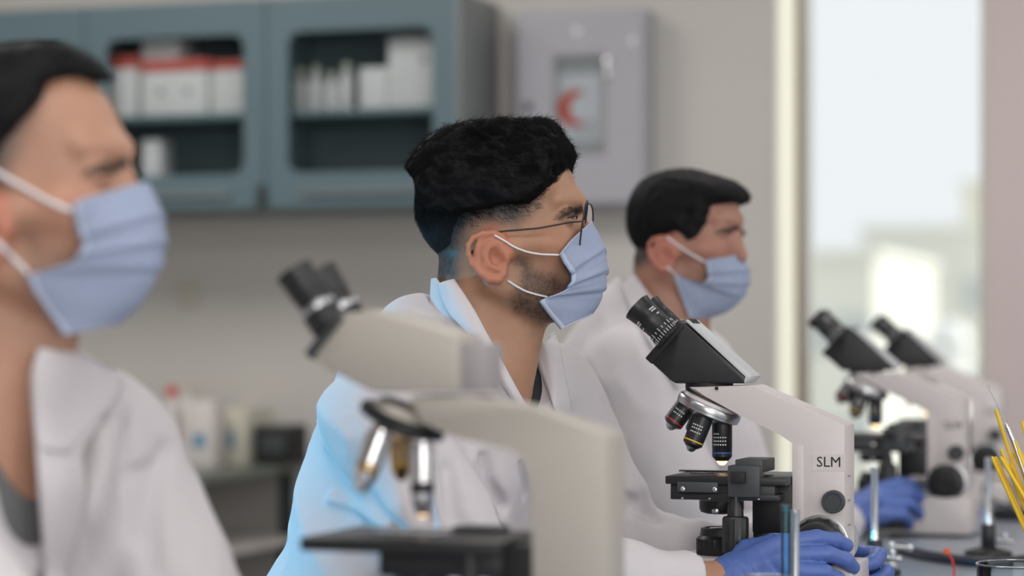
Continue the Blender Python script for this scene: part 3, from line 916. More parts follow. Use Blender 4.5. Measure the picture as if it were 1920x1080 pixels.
def make_cream_scope():
    root = empty('microscope', GF.loc, GF.rot)
    T = .030
    xz = lambda px, py, y=-T: (G(px, py, y).x, G(px, py, y).z)
    # arm with a curved inner corner
    pts = [xz(765, 742), xz(880, 742), xz(1000, 768), xz(1128, 812), xz(1137, 822), xz(1137, 1330), xz(1000, 1330), xz(1000, 900)]
    for t in np.linspace(0, 1, 7):
        a = t * PI / 2
        pts.append(xz(930 + 66 * math.cos(a), 880 - 30 * math.sin(a) - 12 * t))
    pts += [xz(850, 820), xz(790, 795)]
    B().prism(pts, -T, T, bev=.004).make('arm', M['scope_cream'], root)
    # head: slanted housing and grey port block
    hb = [xz(584, 662), xz(640, 590), xz(700, 580), xz(862, 628), xz(862, 735), xz(700, 735), xz(612, 690)]
    B().prism(hb, -.034, .034, bev=.004).make('head_body', M['scope_cream'], root)
    B().prism([xz(858, 640), xz(905, 645), xz(905, 735), xz(858, 735)], -.026, .026, bev=.003).make('camera_port', M['scope_greyblock'], root)
    a, c = Vector((*xz(582, 664),)), Vector((*xz(642, 588),))
    dv = (c - a).normalized(); nv = Vector((dv.y, -dv.x))
    B().prism([tuple(a - nv * .004 - dv * .002), tuple(c - nv * .004), tuple(c + nv * .006), tuple(a + nv * .006 - dv * .002)], -.036, .036, bev=.002).make('head_rim', M['darkgrey'], root)
    for sy in (-1, 1):
        yy = -.028
        base = G(618, 612, yy); tip = G(552, 508, yy)
        if sy > 0:
            base = base + Vector((0, .056, 0)); tip = tip + Vector((0, .056, 0))
        d = (tip - base).normalized(); L = (tip - base).length
        ep = B().lathe(base, base + d, [(.0165, 0), (.0165, L * .3), (.0145, L * .32), (.0145, L * .55), (.0155, L * .57), (.0165, L * .9), (.0175, L), (.0150, L), (.0135, L - .004), (0, L - .005)], 36).make('eyepiece', M['black'], root)
        B().lathe(base + d * L * .28, base + d, [(.0168, 0), (.0172, .001), (.0172, .004), (.0168, .005)], 36).make('silver_band', M['steel'], ep)
    # turret
    L0, R0 = G(682, 757, 0), G(828, 822, 0)
    c = (L0 + R0) / 2
    ax = (R0 - L0).normalized()
    nrm = Vector((-ax.z, 0, ax.x))
    if nrm.z > 0: nrm = -nrm
    rr = (R0 - L0).length / 2
    tu = B().lathe(c - nrm * .006, c, [(rr * .9, 0), (rr, .002), (rr, .009), (rr * .9, .011), (rr * .5, .016), (0, .017)], 48).make('turret', M['black'], root)
    B().lathe(c - nrm * .014, c, [(rr * .62, 0), (rr * .80, .009)], 36).make('turret_plate', M['scope_cream'], tu)

    def ob(b0, t0, r, L, m, m2, lensm):
        b0, t0 = Vector(b0), Vector(t0)
        d = (t0 - b0).normalized()
        o = B().lathe(b0, b0 + d, [(r * .8, 0), (r * .8, .003), (r, .004), (r, L * .55), (r * .85, L * .57), (r * .85, L * .8), (r * .6, L * .9), (r * .5, L)], 28).make('objective', m, tu)
        B().lathe(b0 + d * L * .56, b0 + d, [(r * .88, 0), (r * .9, .001), (r * .9, L * .12), (r * .85, L * .14)], 28).make('colour_ring', m2, o)
        B().lathe(b0 + d * L * .97, b0 + d, [(r * .48, 0), (r * .3, .003), (0, .004)], 18).make('front_lens', lensm, o)
    ob(G(792, 828, 0), G(792, 960, 0), .0115, .064, M['chrome'], M['black'], M['lampglow'])
    ob(G(716, 806, -.018), G(676, 915, -.026), .0120, .056, M['chrome'], M['brass'], M['chrome'])
    ob(G(754, 820, .018), G(752, 900, .028), .0105, .038, M['brass'], M['gold'], M['brass'])
    ob(G(722, 800, .020), G(700, 850, .030), .0105, .030, M['brass'], M['gold'], M['brass'])
    # stage
    zt = G(760, 1000, 0).z
    s0, s1 = G(562, 1030, -.062).x, G(955, 1030, -.062).x
    B().box(((s0 + s1) / 2 - .004, 0, zt - .006), (s1 - s0 - .01, .130, .012), bev=.002).make('stage', M['black'], root)
    B().box(((s0 + s1) / 2 + .028, 0, zt - .022), (.11, .10, .022), bev=.002).make('stage_carriage', M['black'], root)
    B().box((-.01, 0, zt + .0008), (.07, .026, .0012)).make('specimen_slide', M['slide'], root, smooth=0)
    B().box((.045, .03, zt + .003), (.045, .03, .006), bev=.002).make('slide_holder_block', M['darkgrey'], root)
    B().lathe((0, 0, zt - .055), (0, 0, 1), [(.018, 0), (.024, .004), (.024, .043)], 36).make('condenser', M['black'], root)
    q0 = G(880, 1100, -.05)
    B().lathe((q0.x, -.05, zt - .11), (q0.x, -.05, 1), [(.012, 0), (.013, .002), (.013, .04), (.008, .045), (.008, .10)], 24).make('stage_drive_knob', M['black'], root)
    cxa = xz(1000, 1100)[0]
    B().box((cxa - .018, 0, zt - .05), (.05, .045, .09), bev=.002).make('stage_bracket', M['black'], root)
    bx0, bx1 = G(560, 1300, -.06).x, G(1165, 1300, -.06).x
    B().prism([(bx0, .004), (bx0, .03), (bx0 + .02, .050), (bx1 - .01, .050), (bx1, .04), (bx1, .004)], -.062, .062, bev=.005).make('base', M['scope_cream'], root)
    B().lathe((0, 0, .050), (0, 0, 1), [(.030, 0), (.030, .018), (.024, .024), (0, .024)], 36).make('field_lens_ring', M['black'], root)
    for sx in (bx0 + .02, bx1 - .03):
        for sy in (-1, 1):
            B().cyl((sx, sy * .045, 0), (sx, sy * .045, .005), .010).make('rubber_foot', M['blackmatte'], root)
    kn = G(1070, 1190, -.05)
    for sgn in (-1, 1):
        k = knob(root, kn.x, kn.z, sgn * T, sgn * (T + .024), .026, 'coarse_focus_knob', M['black'])
        knob(k, kn.x, kn.z, sgn * (T + .023), sgn * (T + .038), .014, 'fine_focus_knob', M['blackmatte'])
    return root


cream = tag(make_cream_scope(), 'large blurred cream microscope in the foreground before the man in glasses', 'microscope')

# ------------------------------------------------------------------ distance-field modelling (numpy)
F32 = np.float32


def smin(a, b, k):
    h = np.clip(0.5 + 0.5 * (b - a) / k, 0, 1)
    return b + (a - b) * h - k * h * (1 - h)


def smax(a, b, k):
    return -smin(-a, -b, k)


def ell(x, y, z, c, r):
    px, py, pz = (x - c[0]) / r[0], (y - c[1]) / r[1], (z - c[2]) / r[2]
    k0 = np.sqrt(px * px + py * py + pz * pz) + 1e-9
    k1 = np.sqrt((px / r[0]) ** 2 + (py / r[1]) ** 2 + (pz / r[2]) ** 2) + 1e-9
    return k0 * (k0 - 1) / k1


def cap(x, y, z, a, b, ra, rb=None):
    rb = ra if rb is None else rb
    bx, by, bz = b[0] - a[0], b[1] - a[1], b[2] - a[2]
    L2 = bx * bx + by * by + bz * bz + 1e-12
    h = np.clip(((x - a[0]) * bx + (y - a[1]) * by + (z - a[2]) * bz) / L2, 0, 1)
    return np.sqrt((x - a[0] - bx * h) ** 2 + (y - a[1] - by * h) ** 2 + (z - a[2] - bz * h) ** 2) - (ra + (rb - ra) * h)


def chain(x, y, z, pts, r, k=0.0):
    f = None
    n = len(pts) - 1
    rs = r if isinstance(r, (list, tuple)) else [r] * (n + 1)
    for i in range(n):
        g = cap(x, y, z, pts[i], pts[i + 1], rs[i], rs[i + 1])
        f = g if f is None else (np.minimum(f, g) if k == 0 else smin(f, g, k))
    return f


def poly2(x, z, P):
    """signed distance to a polygon in the xz plane"""
    d = None
    s = np.ones(np.broadcast(x, z).shape, dtype=bool)
    n = len(P)
    for i in range(n):
        ax, az = P[i]
        bx, bz = P[i - 1]
        ex, ez = bx - ax, bz - az
        wx, wz = x - ax, z - az
        h = np.clip((wx * ex + wz * ez) / (ex * ex + ez * ez + 1e-12), 0, 1)
        g = (wx - ex * h) ** 2 + (wz - ez * h) ** 2
        d = g if d is None else np.minimum(d, g)
        c1, c2, c3 = z >= az, z < bz, ex * wz > ez * wx
        flip = (c1 & c2 & c3) | (~c1 & ~c2 & ~c3)
        s = s ^ flip
    return np.sqrt(d) * np.where(s, 1, -1)


def _hash(i, j, k, seed):
    n = (i * 374761393 + j * 668265263 + k * 2147483647 + seed * 1274126177) & 0xffffffff
    n = ((n ^ (n >> 13)) * 1274126177) & 0xffffffff
    n = n ^ (n >> 16)
    return (n & 0xffff).astype(F32) / 65535.0


def noise3(x, y, z, seed=0):
    """smooth value noise in [-1, 1] for flat arrays"""
    x, y, z = np.broadcast_arrays(x, y, z)
    xi, yi, zi = np.floor(x).astype(np.int64), np.floor(y).astype(np.int64), np.floor(z).astype(np.int64)
    u, v, w = x - xi, y - yi, z - zi
    u, v, w = (t * t * (3 - 2 * t) for t in (u, v, w))
    r = 0
    for a in (0, 1):
        for b_ in (0, 1):
            for c in (0, 1):
                r = r + _hash(xi + a, yi + b_, zi + c, seed) * (u if a else 1 - u) * (v if b_ else 1 - v) * (w if c else 1 - w)
    return r * 2 - 1


def surfnet(xs, ys, zs, F):
    s = F < 0
    c = s[:-1, :-1, :-1].astype(np.int8)
    cnt = np.zeros_like(c)
    for a in (0, 1):
        for b_ in (0, 1):
            for d in (0, 1):
                cnt += s[a:F.shape[0] - 1 + a, b_:F.shape[1] - 1 + b_, d:F.shape[2] - 1 + d]
    act = (cnt > 0) & (cnt < 8)
    I, J, K = np.nonzero(act)
    idx = -np.ones(act.shape, dtype=np.int64)
    idx[I, J, K] = np.arange(len(I))
    acc = np.zeros((len(I), 3))
    num = np.zeros(len(I))
    corners = [(a, b_, d) for a in (0, 1) for b_ in (0, 1) for d in (0, 1)]
    for p in corners:
        for ax in range(3):
            if p[ax]: continue
            q = list(p); q[ax] = 1
            f0 = F[I + p[0], J + p[1], K + p[2]]
            f1 = F[I + q[0], J + q[1], K + q[2]]
            m = (f0 < 0) != (f1 < 0)
            t = np.where(m, f0 / np.where(m, f0 - f1, 1), 0)
            P0 = np.stack([xs[I + p[0]], ys[J + p[1]], zs[K + p[2]]], 1)
            P1 = np.stack([xs[I + q[0]], ys[J + q[1]], zs[K + q[2]]], 1)
            acc += np.where(m[:, None], P0 + (P1 - P0) * t[:, None], 0)
            num += m
    V = acc / num[:, None]
    quads = []
    for ax in range(3):
        sl0 = [slice(None)] * 3; sl1 = [slice(None)] * 3
        sl0[ax] = slice(0, -1); sl1[ax] = slice(1, None)
        e = s[tuple(sl0)] != s[tuple(sl1)]
        i, j, k = np.nonzero(e)
        o = [x for x in range(3) if x != ax]
        ijk = [i, j, k]
        ok = (ijk[o[0]] > 0) & (ijk[o[1]] > 0) & (ijk[o[0]] < F.shape[o[0]] - 1) & (ijk[o[1]] < F.shape[o[1]] - 1)
        ijk = [v[ok] for v in ijk]
        ins = s[ijk[0], ijk[1], ijk[2]]

        def at(da, db):
            v = [w.copy() for w in ijk]
            v[o[0]] -= da; v[o[1]] -= db
            return idx[v[0], v[1], v[2]]
        q = np.stack([at(1, 1), at(0, 1), at(0, 0), at(1, 0)], 1)
        fl = ins if ax != 1 else ~ins
        q[~fl] = q[~fl][:, ::-1]
        quads.append(q)
    Q = np.concatenate(quads)
    Q = Q[(Q >= 0).all(1)]
    return V, Q


def sdf_mesh(f, xs, ys, zs, band=1.0):
    """evaluate f only near its surface on a graded grid, then polygonise"""
    st = 4
    def pad(a):
        n = (-(len(a) - 1)) % st
        return np.concatenate([a, a[-1] + (a[-1] - a[-2]) * np.arange(1, n + 1)]) if n else a
    xs, ys, zs = pad(xs), pad(ys), pad(zs)
    ci = [np.arange(0, len(a), st) for a in (xs, ys, zs)]
    C = f(xs[ci[0]][:, None, None], ys[ci[1]][None, :, None], zs[ci[2]][None, None, :])
    def seg(a, c):
        return np.diff(a[c])
    sx, sy, sz = seg(xs, ci[0]), seg(ys, ci[1]), seg(zs, ci[2])
    diag = np.sqrt(sx[:, None, None] ** 2 + sy[None, :, None] ** 2 + sz[None, None, :] ** 2)
    mn = None
    for a in (0, 1):
        for b_ in (0, 1):
            for d in (0, 1):
                g = np.abs(C[a:C.shape[0] - 1 + a, b_:C.shape[1] - 1 + b_, d:C.shape[2] - 1 + d])
                mn = g if mn is None else np.minimum(mn, g)
    near = mn < diag * 0.9 * band
    F = np.empty((len(xs), len(ys), len(zs)), dtype=np.float64)
    ix, iy, iz = [np.minimum(np.round(np.arange(len(a)) / st).astype(int), len(c) - 1) for a, c in zip((xs, ys, zs), ci)]
    F[:] = C[ix[:, None, None], iy[None, :, None], iz[None, None, :]]
    msk = np.zeros(F.shape, dtype=bool)
    nI, nJ, nK = np.nonzero(near)
    for a in range(st + 1):
        for b_ in range(st + 1):
            for d in range(st + 1):
                msk[nI * st + a, nJ * st + b_, nK * st + d] = True
    I, J, K = np.nonzero(msk)
    F[I, J, K] = f(xs[I], ys[J], zs[K])
    V, Q = surfnet(xs, ys, zs, F)
    used = np.zeros(len(V), bool); used[Q.ravel()] = True
    mp = np.cumsum(used) - 1
    return V[used], mp[Q]


def grad(f, P, e=5e-4):
    x, y, z = P[:, 0], P[:, 1], P[:, 2]
    g = np.stack([f(x + e, y, z) - f(x - e, y, z), f(x, y + e, z) - f(x, y - e, z), f(x, y, z + e) - f(x, y, z - e)], 1) / (2 * e)
    return g / (np.linalg.norm(g, axis=1, keepdims=True) + 1e-9)


def mesh_vq(name, V, Q, m, parent, cols=None, smooth=True):
    me = bpy.data.meshes.new(name)
    V = np.asarray(V, dtype=np.float32); Q = np.asarray(Q, dtype=np.int32)
    n = Q.shape[1]
    me.vertices.add(len(V)); me.vertices.foreach_set('co', V.ravel())
    me.loops.add(Q.size); me.loops.foreach_set('vertex_index', Q.ravel())
    me.polygons.add(len(Q))
    me.polygons.foreach_set('loop_start', np.arange(0, Q.size, n, dtype=np.int32))
    me.polygons.foreach_set('loop_total', np.full(len(Q), n, dtype=np.int32))
    me.polygons.foreach_set('use_smooth', np.full(len(Q), smooth))
    me.update(calc_edges=True)
    if cols is not None:
        ca = me.color_attributes.new('Col', 'FLOAT_COLOR', 'POINT')
        c4 = np.ones((len(V), 4), dtype=np.float32); c4[:, :3] = cols
        ca.data.foreach_set('color', c4.ravel())
    me.validate()
    return link(name, me, m, parent)


def strands(name, paths, r0, m, parent):
    """paths (N,K,3): tapered three-sided hairs in one mesh"""
    N, K, _ = paths.shape
    t = np.gradient(paths, axis=1)
    t /= np.linalg.norm(t, axis=2, keepdims=True) + 1e-9
    ref = np.zeros_like(t); ref[..., 1] = 1; ref[..., 0] = .3
    u = np.cross(t, ref); u /= np.linalg.norm(u, axis=2, keepdims=True) + 1e-9
    w = np.cross(t, u)
    rad = (r0 * (1 - 0.85 * (np.arange(K) / (K - 1)) ** 1.5))[None, :, None]
    V = np.stack([paths + (u * math.cos(a) + w * math.sin(a)) * rad for a in (0, 2 * PI / 3, 4 * PI / 3)], 2)  # N,K,3,3
    base = (np.arange(N) * K * 3)[:, None, None]
    k = (np.arange(K - 1) * 3)[None, :, None]
    j = np.arange(3)[None, None, :]
    j2 = (j + 1) % 3
    Q = np.stack([base + k + j, base + k + j2, base + k + 3 + j2, base + k + 3 + j], -1).reshape(-1, 4)
    return mesh_vq(name, V.reshape(-1, 3), Q, m, parent)


def graded(lo, flo, fhi, hi, h, H):
    """grid fine between flo and fhi, coarse outside"""
    a = np.arange(flo, fhi + h, h)
    L, R = [], []
    p, s_ = a[0], h
    while p > lo:
        s_ = min(s_ * 1.35, H); p -= s_; L.append(p)
    p, s_ = a[-1], h
    while p < hi:
        s_ = min(s_ * 1.35, H); p += s_; R.append(p)
    return np.concatenate([L[::-1], a, R]) if (L or R) else a


def qv(fr, px, py, y):
    k = (px - 960) / FP
    x = (k * (fr.d + fr.c * y) - fr.cx + fr.s * y) / (fr.c - k * fr.s)
    dep = fr.d + fr.s * x + fr.c * y
    return x, y, ZC - (py - HY) / FP * dep - fr.z0


def hit(fr, f, px, py, off=0.0, y0=-0.45, n=40):
    """march along the sight line of pixels (px,py) to the level set f=off; returns points"""
    px = np.asarray(px, float); py = np.asarray(py, float)
    y = np.full(px.shape, y0)
    for _ in range(n):
        X_, Y_, Z_ = qv(fr, px, py, y)
        y = np.minimum(y + np.maximum(f(X_, Y_, Z_) - off, -0.01) * 0.8, 0.3)
    X_, Y_, Z_ = qv(fr, px, py, y)
    return np.stack([X_, Y_ + 0 * X_, Z_], -1)


# ------------------------------------------------------------------ people
# Head coordinates: origin by the ear canal, x to the front, z up. The outline follows a profile.
EAR = [(.0065, .022), (-.003, .025), (-.0155, .024), (-.026, .019), (-.0315, .010), (-.0315, -.001), (-.027, -.013), (-.0185, -.023), (-.0085, -.030), (.002, -.0305), (.008, -.024), (.010, -.014)]


def head_sdf(x, y, z, ears=True, socket=True):
    ay = np.abs(y)
    f = ell(x, ay, z, (-.010, 0, .060), (.0955, .0745, .077))
    f = smin(f, ell(x, ay, z, (.033, 0, .045), (.066, .064, .068)), .018)
    f = smin(f, ell(x, ay, z, (.028, 0, .074), (.064, .058, .067)), .012)
    f = smin(f, ell(x, ay, z, (.042, 0, -.012), (.058, .055, .062)), .03)
    f = smin(f, cap(x, ay, z, (.004, .050, -.032), (.070, .018, -.064), .019, .014), .025)
    f = smin(f, cap(x, ay, z, (.080, 0, -.056), (.076, .012, -.060), .016), .014)
    f = smin(f, ell(x, ay, z, (.071, .035, .014), (.023, .024, .020)), .02)           # cheekbone
    f = smin(f, cap(x, ay, z, (.060, .058, .014), (.012, .068, .006), .010), .018)     # zygomatic arch
    f = smin(f, cap(x, ay, z, (.0935, .010, .0675), (.078, .046, .0665), .009, .007), .014)  # brow
    f = smin(f, cap(x, y, z, (.095, 0, .050), (.112, 0, .008), .008, .0105), .010)     # nose
    f = smin(f, ell(x, y, z, (.092, 0, -.038), (.020, .026, .026)), .02)               # mouth
    if socket:
        f = smax(f, -ell(x, ay, z, (.1015, .032, .046), (.014, .017, .0105)), .012)
        f = smin(f, ell(x, ay, z, (.0835, .033, .0455), (.0150, .0165, .0135)), .004)  # lids
        f = smax(f, -ell(x, ay, z, (.099, .034, .0445), (.006, .0125, .0028)), .0015)  # slit
    # temple hollow
    f = smax(f, -ell(x, ay, z, (.052, .083, .060), (.030, .018, .030)), .02)
    if ears:
        # outer ear, leaning outwards to the back
        x = x - .017
        pt = lambda u, v: (u - .006, .0755 + max(0, -(u - .006)) * .42, v)
        base = ell(x + .012, ay - .0755 + (x + .0) * .36, z + .001, (0, 0, 0), (.0205, .0070, .028))
        rim = chain(x, ay, z, [pt(*p) for p in EAR], [.0030, .0034, .0034, .0032, .0030, .0030, .0032, .0040, .0052, .0058, .0045, .0035], .002)
        anti = chain(x, ay, z, [(a, .0785 + max(0, -a) * .35, c) for a, c in ((-.008, .015), (-.016, .008), (-.0175, -.003), (-.013, -.014), (-.003, -.020))], .0031, .002)
        anti = smin(anti, chain(x, ay, z, [(-.014, .0825, .008), (-.004, .0790, .013)], .0024), .003)
        root = chain(x, ay, z, [pt(.0065, .022), (.001, .077, .012), (-.003, .0765, .002)], .0026, .002)
        trag = ell(x, ay, z, (.0065, .0745, -.004), (.004, .0065, .0075))
        e = smin(base, rim, .003)
        e = smax(e, -ell(x, ay, z, (-.0045, .0868, -.005), (.0105, .0100, .0130)), .003)
        e = smax(e, -chain(x, ay, z, [(.000, .0835, .0175), (-.012, .0860, .0190), (-.0215, .0900, .0125), (-.0250, .0925, .002), (-.0225, .0915, -.010)], .0032), .0025)
        e = smin(e, anti, .0025)
        e = smin(e, root, .0022)
        e = smin(e, trag, .004)
        f = smin(f, e, .006)
    return f


EYE_C = (.0815, .033, .0450)


class Man:
    def __init__(s, px, py, d, yaw, pitch=0.0, scale=1.0):
        s.fr = Frame(px, d, 0, yaw)
        s.zo = ZC - (py - HY) / FP * d
        s.c, s.s = math.cos(math.radians(pitch)), math.sin(math.radians(pitch))
        s.k = scale

    def tohead(s, x, y, z):
        z = z - s.zo
        return (x * s.c + z * s.s) / s.k, y / s.k, (-x * s.s + z * s.c) / s.k

    def fromhead(s, p):
        x, y, z = p[0] * s.k, p[1] * s.k, p[2] * s.k
        return Vector((x * s.c - z * s.s, y, x * s.s + z * s.c + s.zo))

    def hp(s, px, py, y=0.0):
        """head coordinates (x,z) of a pixel at lateral y"""
        v = s.fr.q(px, py, y)
        a, _, c = s.tohead(v.x, v.y, v.z)
        return (a, c)

    def head(s, x, y, z):
        return head_sdf(*s.tohead(x, y, z)) * s.k


def arm(x, y, z, J, side, r):
    return smin(cap(x, y, z, J[side + 'sh'], J[side + 'el'], r[0], r[1]), cap(x, y, z, J[side + 'el'], J[side + 'wr'], r[1] * .98, r[2]), .02)


def torso(x, y, z, J, g):
    """trunk with a girth offset g"""
    lat = (Vector(J['Lsh']) - Vector(J['Rsh'])); lat.z = 0; lat.normalize()
    P, C, N = Vector(J['pelvis']), Vector(J['chest']), Vector(J['neck'])
    f = None
    for sg in (-1, 1):
        h = cap(x, y, z, P + lat * .085 * sg, C + lat * .080 * sg, .115 + g, .098 + g)
        f = h if f is None else smin(f, h, .07)
    f = smin(f, cap(x, y, z, P, C, .125 + g, .112 + g), .06)
    for sd in ('R', 'L'):
        sh = Vector(J[sd + 'sh'])
        f = smin(f, cap(x, y, z, C.lerp(N, .35), sh, .085 + g, .052 + g), .05)
        f = smin(f, cap(x, y, z, N, sh, .045 + g, .050 + g), .05)
    return f


def legs(x, y, z, J, g):
    lat = (Vector(J['Lsh']) - Vector(J['Rsh'])); lat.z = 0; lat.normalize()
    fw = Vector((lat.y, -lat.x, 0))
    f = None
    for sg in (-1, 1):
        hip = Vector(J['pelvis']) + lat * .09 * sg
        kn = hip + Vector((.37, 0, 0)) + lat * .03 * sg; kn.z = .55
        hip.z = .56
        an = kn + Vector((-.04, 0, 0)); an.z = .09
        h = smin(cap(x, y, z, hip, kn, .078 + g, .056 + g), cap(x, y, z, kn, an, .054 + g, .036 + g), .02)
        f = h if f is None else smin(f, h, .01)
    return f


# hand in its own frame: wrist at origin, x to the fingertips, z towards the back of the hand, y to the thumb side
def hand_sdf(x, y, z, curl=(25, 45, 30), spread=3.0, thumb=((.030, .036, -.012), (.062, .050, -.030), (.088, .046, -.040)), g=0.0, curls=None):
    f = cap(x, y, z, (-.03, 0, 0), (.01, 0, 0), .024 + g, .025 + g)
    f = smin(f, smin(cap(x, y, z, (.012, .012, 0), (.080, .027, .001), .0155 + g, .0135 + g), cap(x, y, z, (.012, -.012, -.002), (.074, -.026, -.003), .0150 + g, .012 + g), .012), .014)
    f = smin(f, cap(x, y, z, (.02, 0, .002), (.080, .004, .003), .015 + g, .0125 + g), .012)
    f = smin(f, cap(x, y, z, (.012, .018, -.010), (.048, .036, -.016), .016 + g, .013 + g), .014)
    bases = ((.083, .030), (.089, .010), (.086, -.010), (.079, -.028))
    lens = ((.042, .025, .021), (.046, .028, .022), (.043, .026, .021), (.034, .020, .019))
    for i, ((bx, by), L) in enumerate(zip(bases, lens)):
        cu = curls[i] if curls else curl
        p = Vector((bx, by, 0)); a = 0
        yaw = math.radians(spread * (1.5 - i))
        pts = [p.copy()]
        for l, c in zip(L, cu):
            a += math.radians(c)
            p = p + Vector((math.cos(a) * math.cos(yaw), math.cos(a) * math.sin(yaw), -math.sin(a))) * l
            pts.append(p.copy())
        r = .0092 if i < 3 else .0082
        fg = chain(x, y, z, pts, [r + .0008 + g, r + g, r - .0006 + g, r - .0014 + g], .003)
        f = smin(f, fg, .0045)
    th = chain(x, y, z, [(.020, .026, -.010)] + list(thumb), [.014 + g, .0125 + g, .0105 + g, .0092 + g], .004)
    return smin(f, th, .008)


def placed(f, origin, xdir, zdir, k=1.0, mirror=False):
    X_ = Vector(xdir).normalized()
    Z_ = Vector(zdir); Z_ = (Z_ - X_ * Z_.dot(X_)).normalized()
    Y_ = Z_.cross(X_)
    if mirror: Y_ = -Y_
    O = Vector(origin)

    def g(x, y, z):
        a, b_, c = x - O.x, y - O.y, z - O.z
        return f((a * X_.x + b_ * X_.y + c * X_.z) / k, (a * Y_.x + b_ * Y_.y + c * Y_.z) / k, (a * Z_.x + b_ * Z_.y + c * Z_.z) / k) * k
    return g


def mask_mesh(man, mid, edge, bulge=1.0, n=44, pleats=((.30, .0030), (.50, .0036), (.68, .0030)), parent=None):
    """mid: (v, px, py) on the midline; edge: (v, px, py, y) on the near cheek; mirrored for the far side"""
    fr = man.fr
    vs = np.linspace(0, 1, n)
    M0 = np.array([man.tohead(*fr.q(a, b_, 0)) for _, a, b_ in mid]); mv = [m[0] for m in mid]
    E0 = np.array([man.tohead(*fr.q(a, b_, yy)) for _, a, b_, yy in edge]); ev = [m[0] for m in edge]
    Mi = np.stack([np.interp(vs, mv, M0[:, i]) for i in range(3)], 1)
    Ed = np.stack([np.interp(vs, ev, E0[:, i]) for i in range(3)], 1)
    for A in (Mi, Ed):
        for _ in range(3 if A is Mi else 1):
            A[1:-1] = (A[:-2] + A[1:-1] * 2 + A[2:]) / 4
    us = np.linspace(0, 1, n // 2 + 1)
    half = []
    for u in us:
        a = u * PI / 2
        w = 1 - math.cos(a) ** 1.25          # how far back
        s_ = math.sin(a) ** 1.0
        P = np.empty_like(Mi)
        P[:, 0] = Mi[:, 0] + (Ed[:, 0] - Mi[:, 0]) * w
        P[:, 2] = Mi[:, 2] + (Ed[:, 2] - Mi[:, 2]) * (.55 * w + .45 * u)
        P[:, 1] = Ed[:, 1] * s_
        d = np.zeros(n)
        for pv, amp in pleats:
            t = (vs - pv + .03 * (1 - u))
            d += amp * (np.clip(1 - np.abs(t) / .055, 0, 1) - 1.3 * np.clip(1 - np.abs(t - .05) / .03, 0, 1)) * (.35 + .65 * math.sin(min(1, u * 1.5 + .15) * PI / 2))
        d += .0012 * np.sin(vs * 21 + 4 * u) * u
        nx, ny = math.cos(a), -math.sin(a)
        P[:, 0] += d * nx; P[:, 1] += d * ny
        half.append(P)
    lift = np.zeros((n, 3)); lift[:, 2] = .013 * vs ** 4
    cols = [h * np.array([1, -1, 1]) + lift * u for h, u in zip(half[:0:-1], us[:0:-1])] + half
    G_ = np.stack(cols, 1)                    # n x m x 3
    hf = lambda x, y, z: head_sdf(x, y, z, ears=False, socket=False)
    W = G_.reshape(-1, 3)
    for _ in range(2):
        dd = hf(W[:, 0], W[:, 1], W[:, 2])
        W = W + grad(hf, W) * np.maximum(0, .0035 - dd)[:, None]
    G_ = W.reshape(G_.shape)
    m = G_.shape[1]
    inner = G_.copy()
    inner[..., 0] -= .0016
    V = np.concatenate([G_.reshape(-1, 3), inner.reshape(-1, 3)])
    V = np.array([man.fromhead(p) for p in V])
    I = np.arange(n * m).reshape(n, m)
    q = np.stack([I[:-1, :-1], I[:-1, 1:], I[1:, 1:], I[1:, :-1]], -1).reshape(-1, 4)
    N_ = n * m
    Q = [q, q[:, ::-1] + N_]
    for line in (I[0], I[-1][::-1], I[::-1, 0], I[:, -1]):
        Q.append(np.stack([line[:-1], line[:-1] + N_, line[1:] + N_, line[1:]], 1))
    o = mesh_vq('face_mask', V, np.concatenate(Q), M['mask'], parent)
    # hems: stitched bands along the top, bottom and ends
    def band(pts, r, nm):
        bb = B(); bb.tube([man.fromhead(p) for p in pts], r, 6); return bb.make(nm, M['maskhem'], o)
    band(G_[0], .0011, 'top_hem'); band(G_[-1], .0011, 'bottom_hem')
    # flat end bands on the cheek ends
    for lohi in (-1, 0):
        A_, B_ = G_[:, lohi], G_[:, lohi - 3 if lohi == -1 else 3]
        dirv = B_ - A_; dirv /= np.linalg.norm(dirv, axis=1, keepdims=True) + 1e-9
        B2 = A_ + dirv * .0055
        off = np.array([.0004, -.0010 if lohi == -1 else .0010, 0])
        VV = np.stack([A_ + off, B2 + off, B2 - off, A_ - off], 1).reshape(-1, 3)
        k = np.arange(n - 1) * 4
        Qb = np.concatenate([np.stack([k + a, k + b_, k + 4 + b_, k + 4 + a], 1) for a, b_ in ((0, 1), (1, 2), (2, 3), (3, 0))])
        mesh_vq('end_band', np.array([man.fromhead(p) for p in VV]), Qb, M['maskhem'], o)
    return o, G_


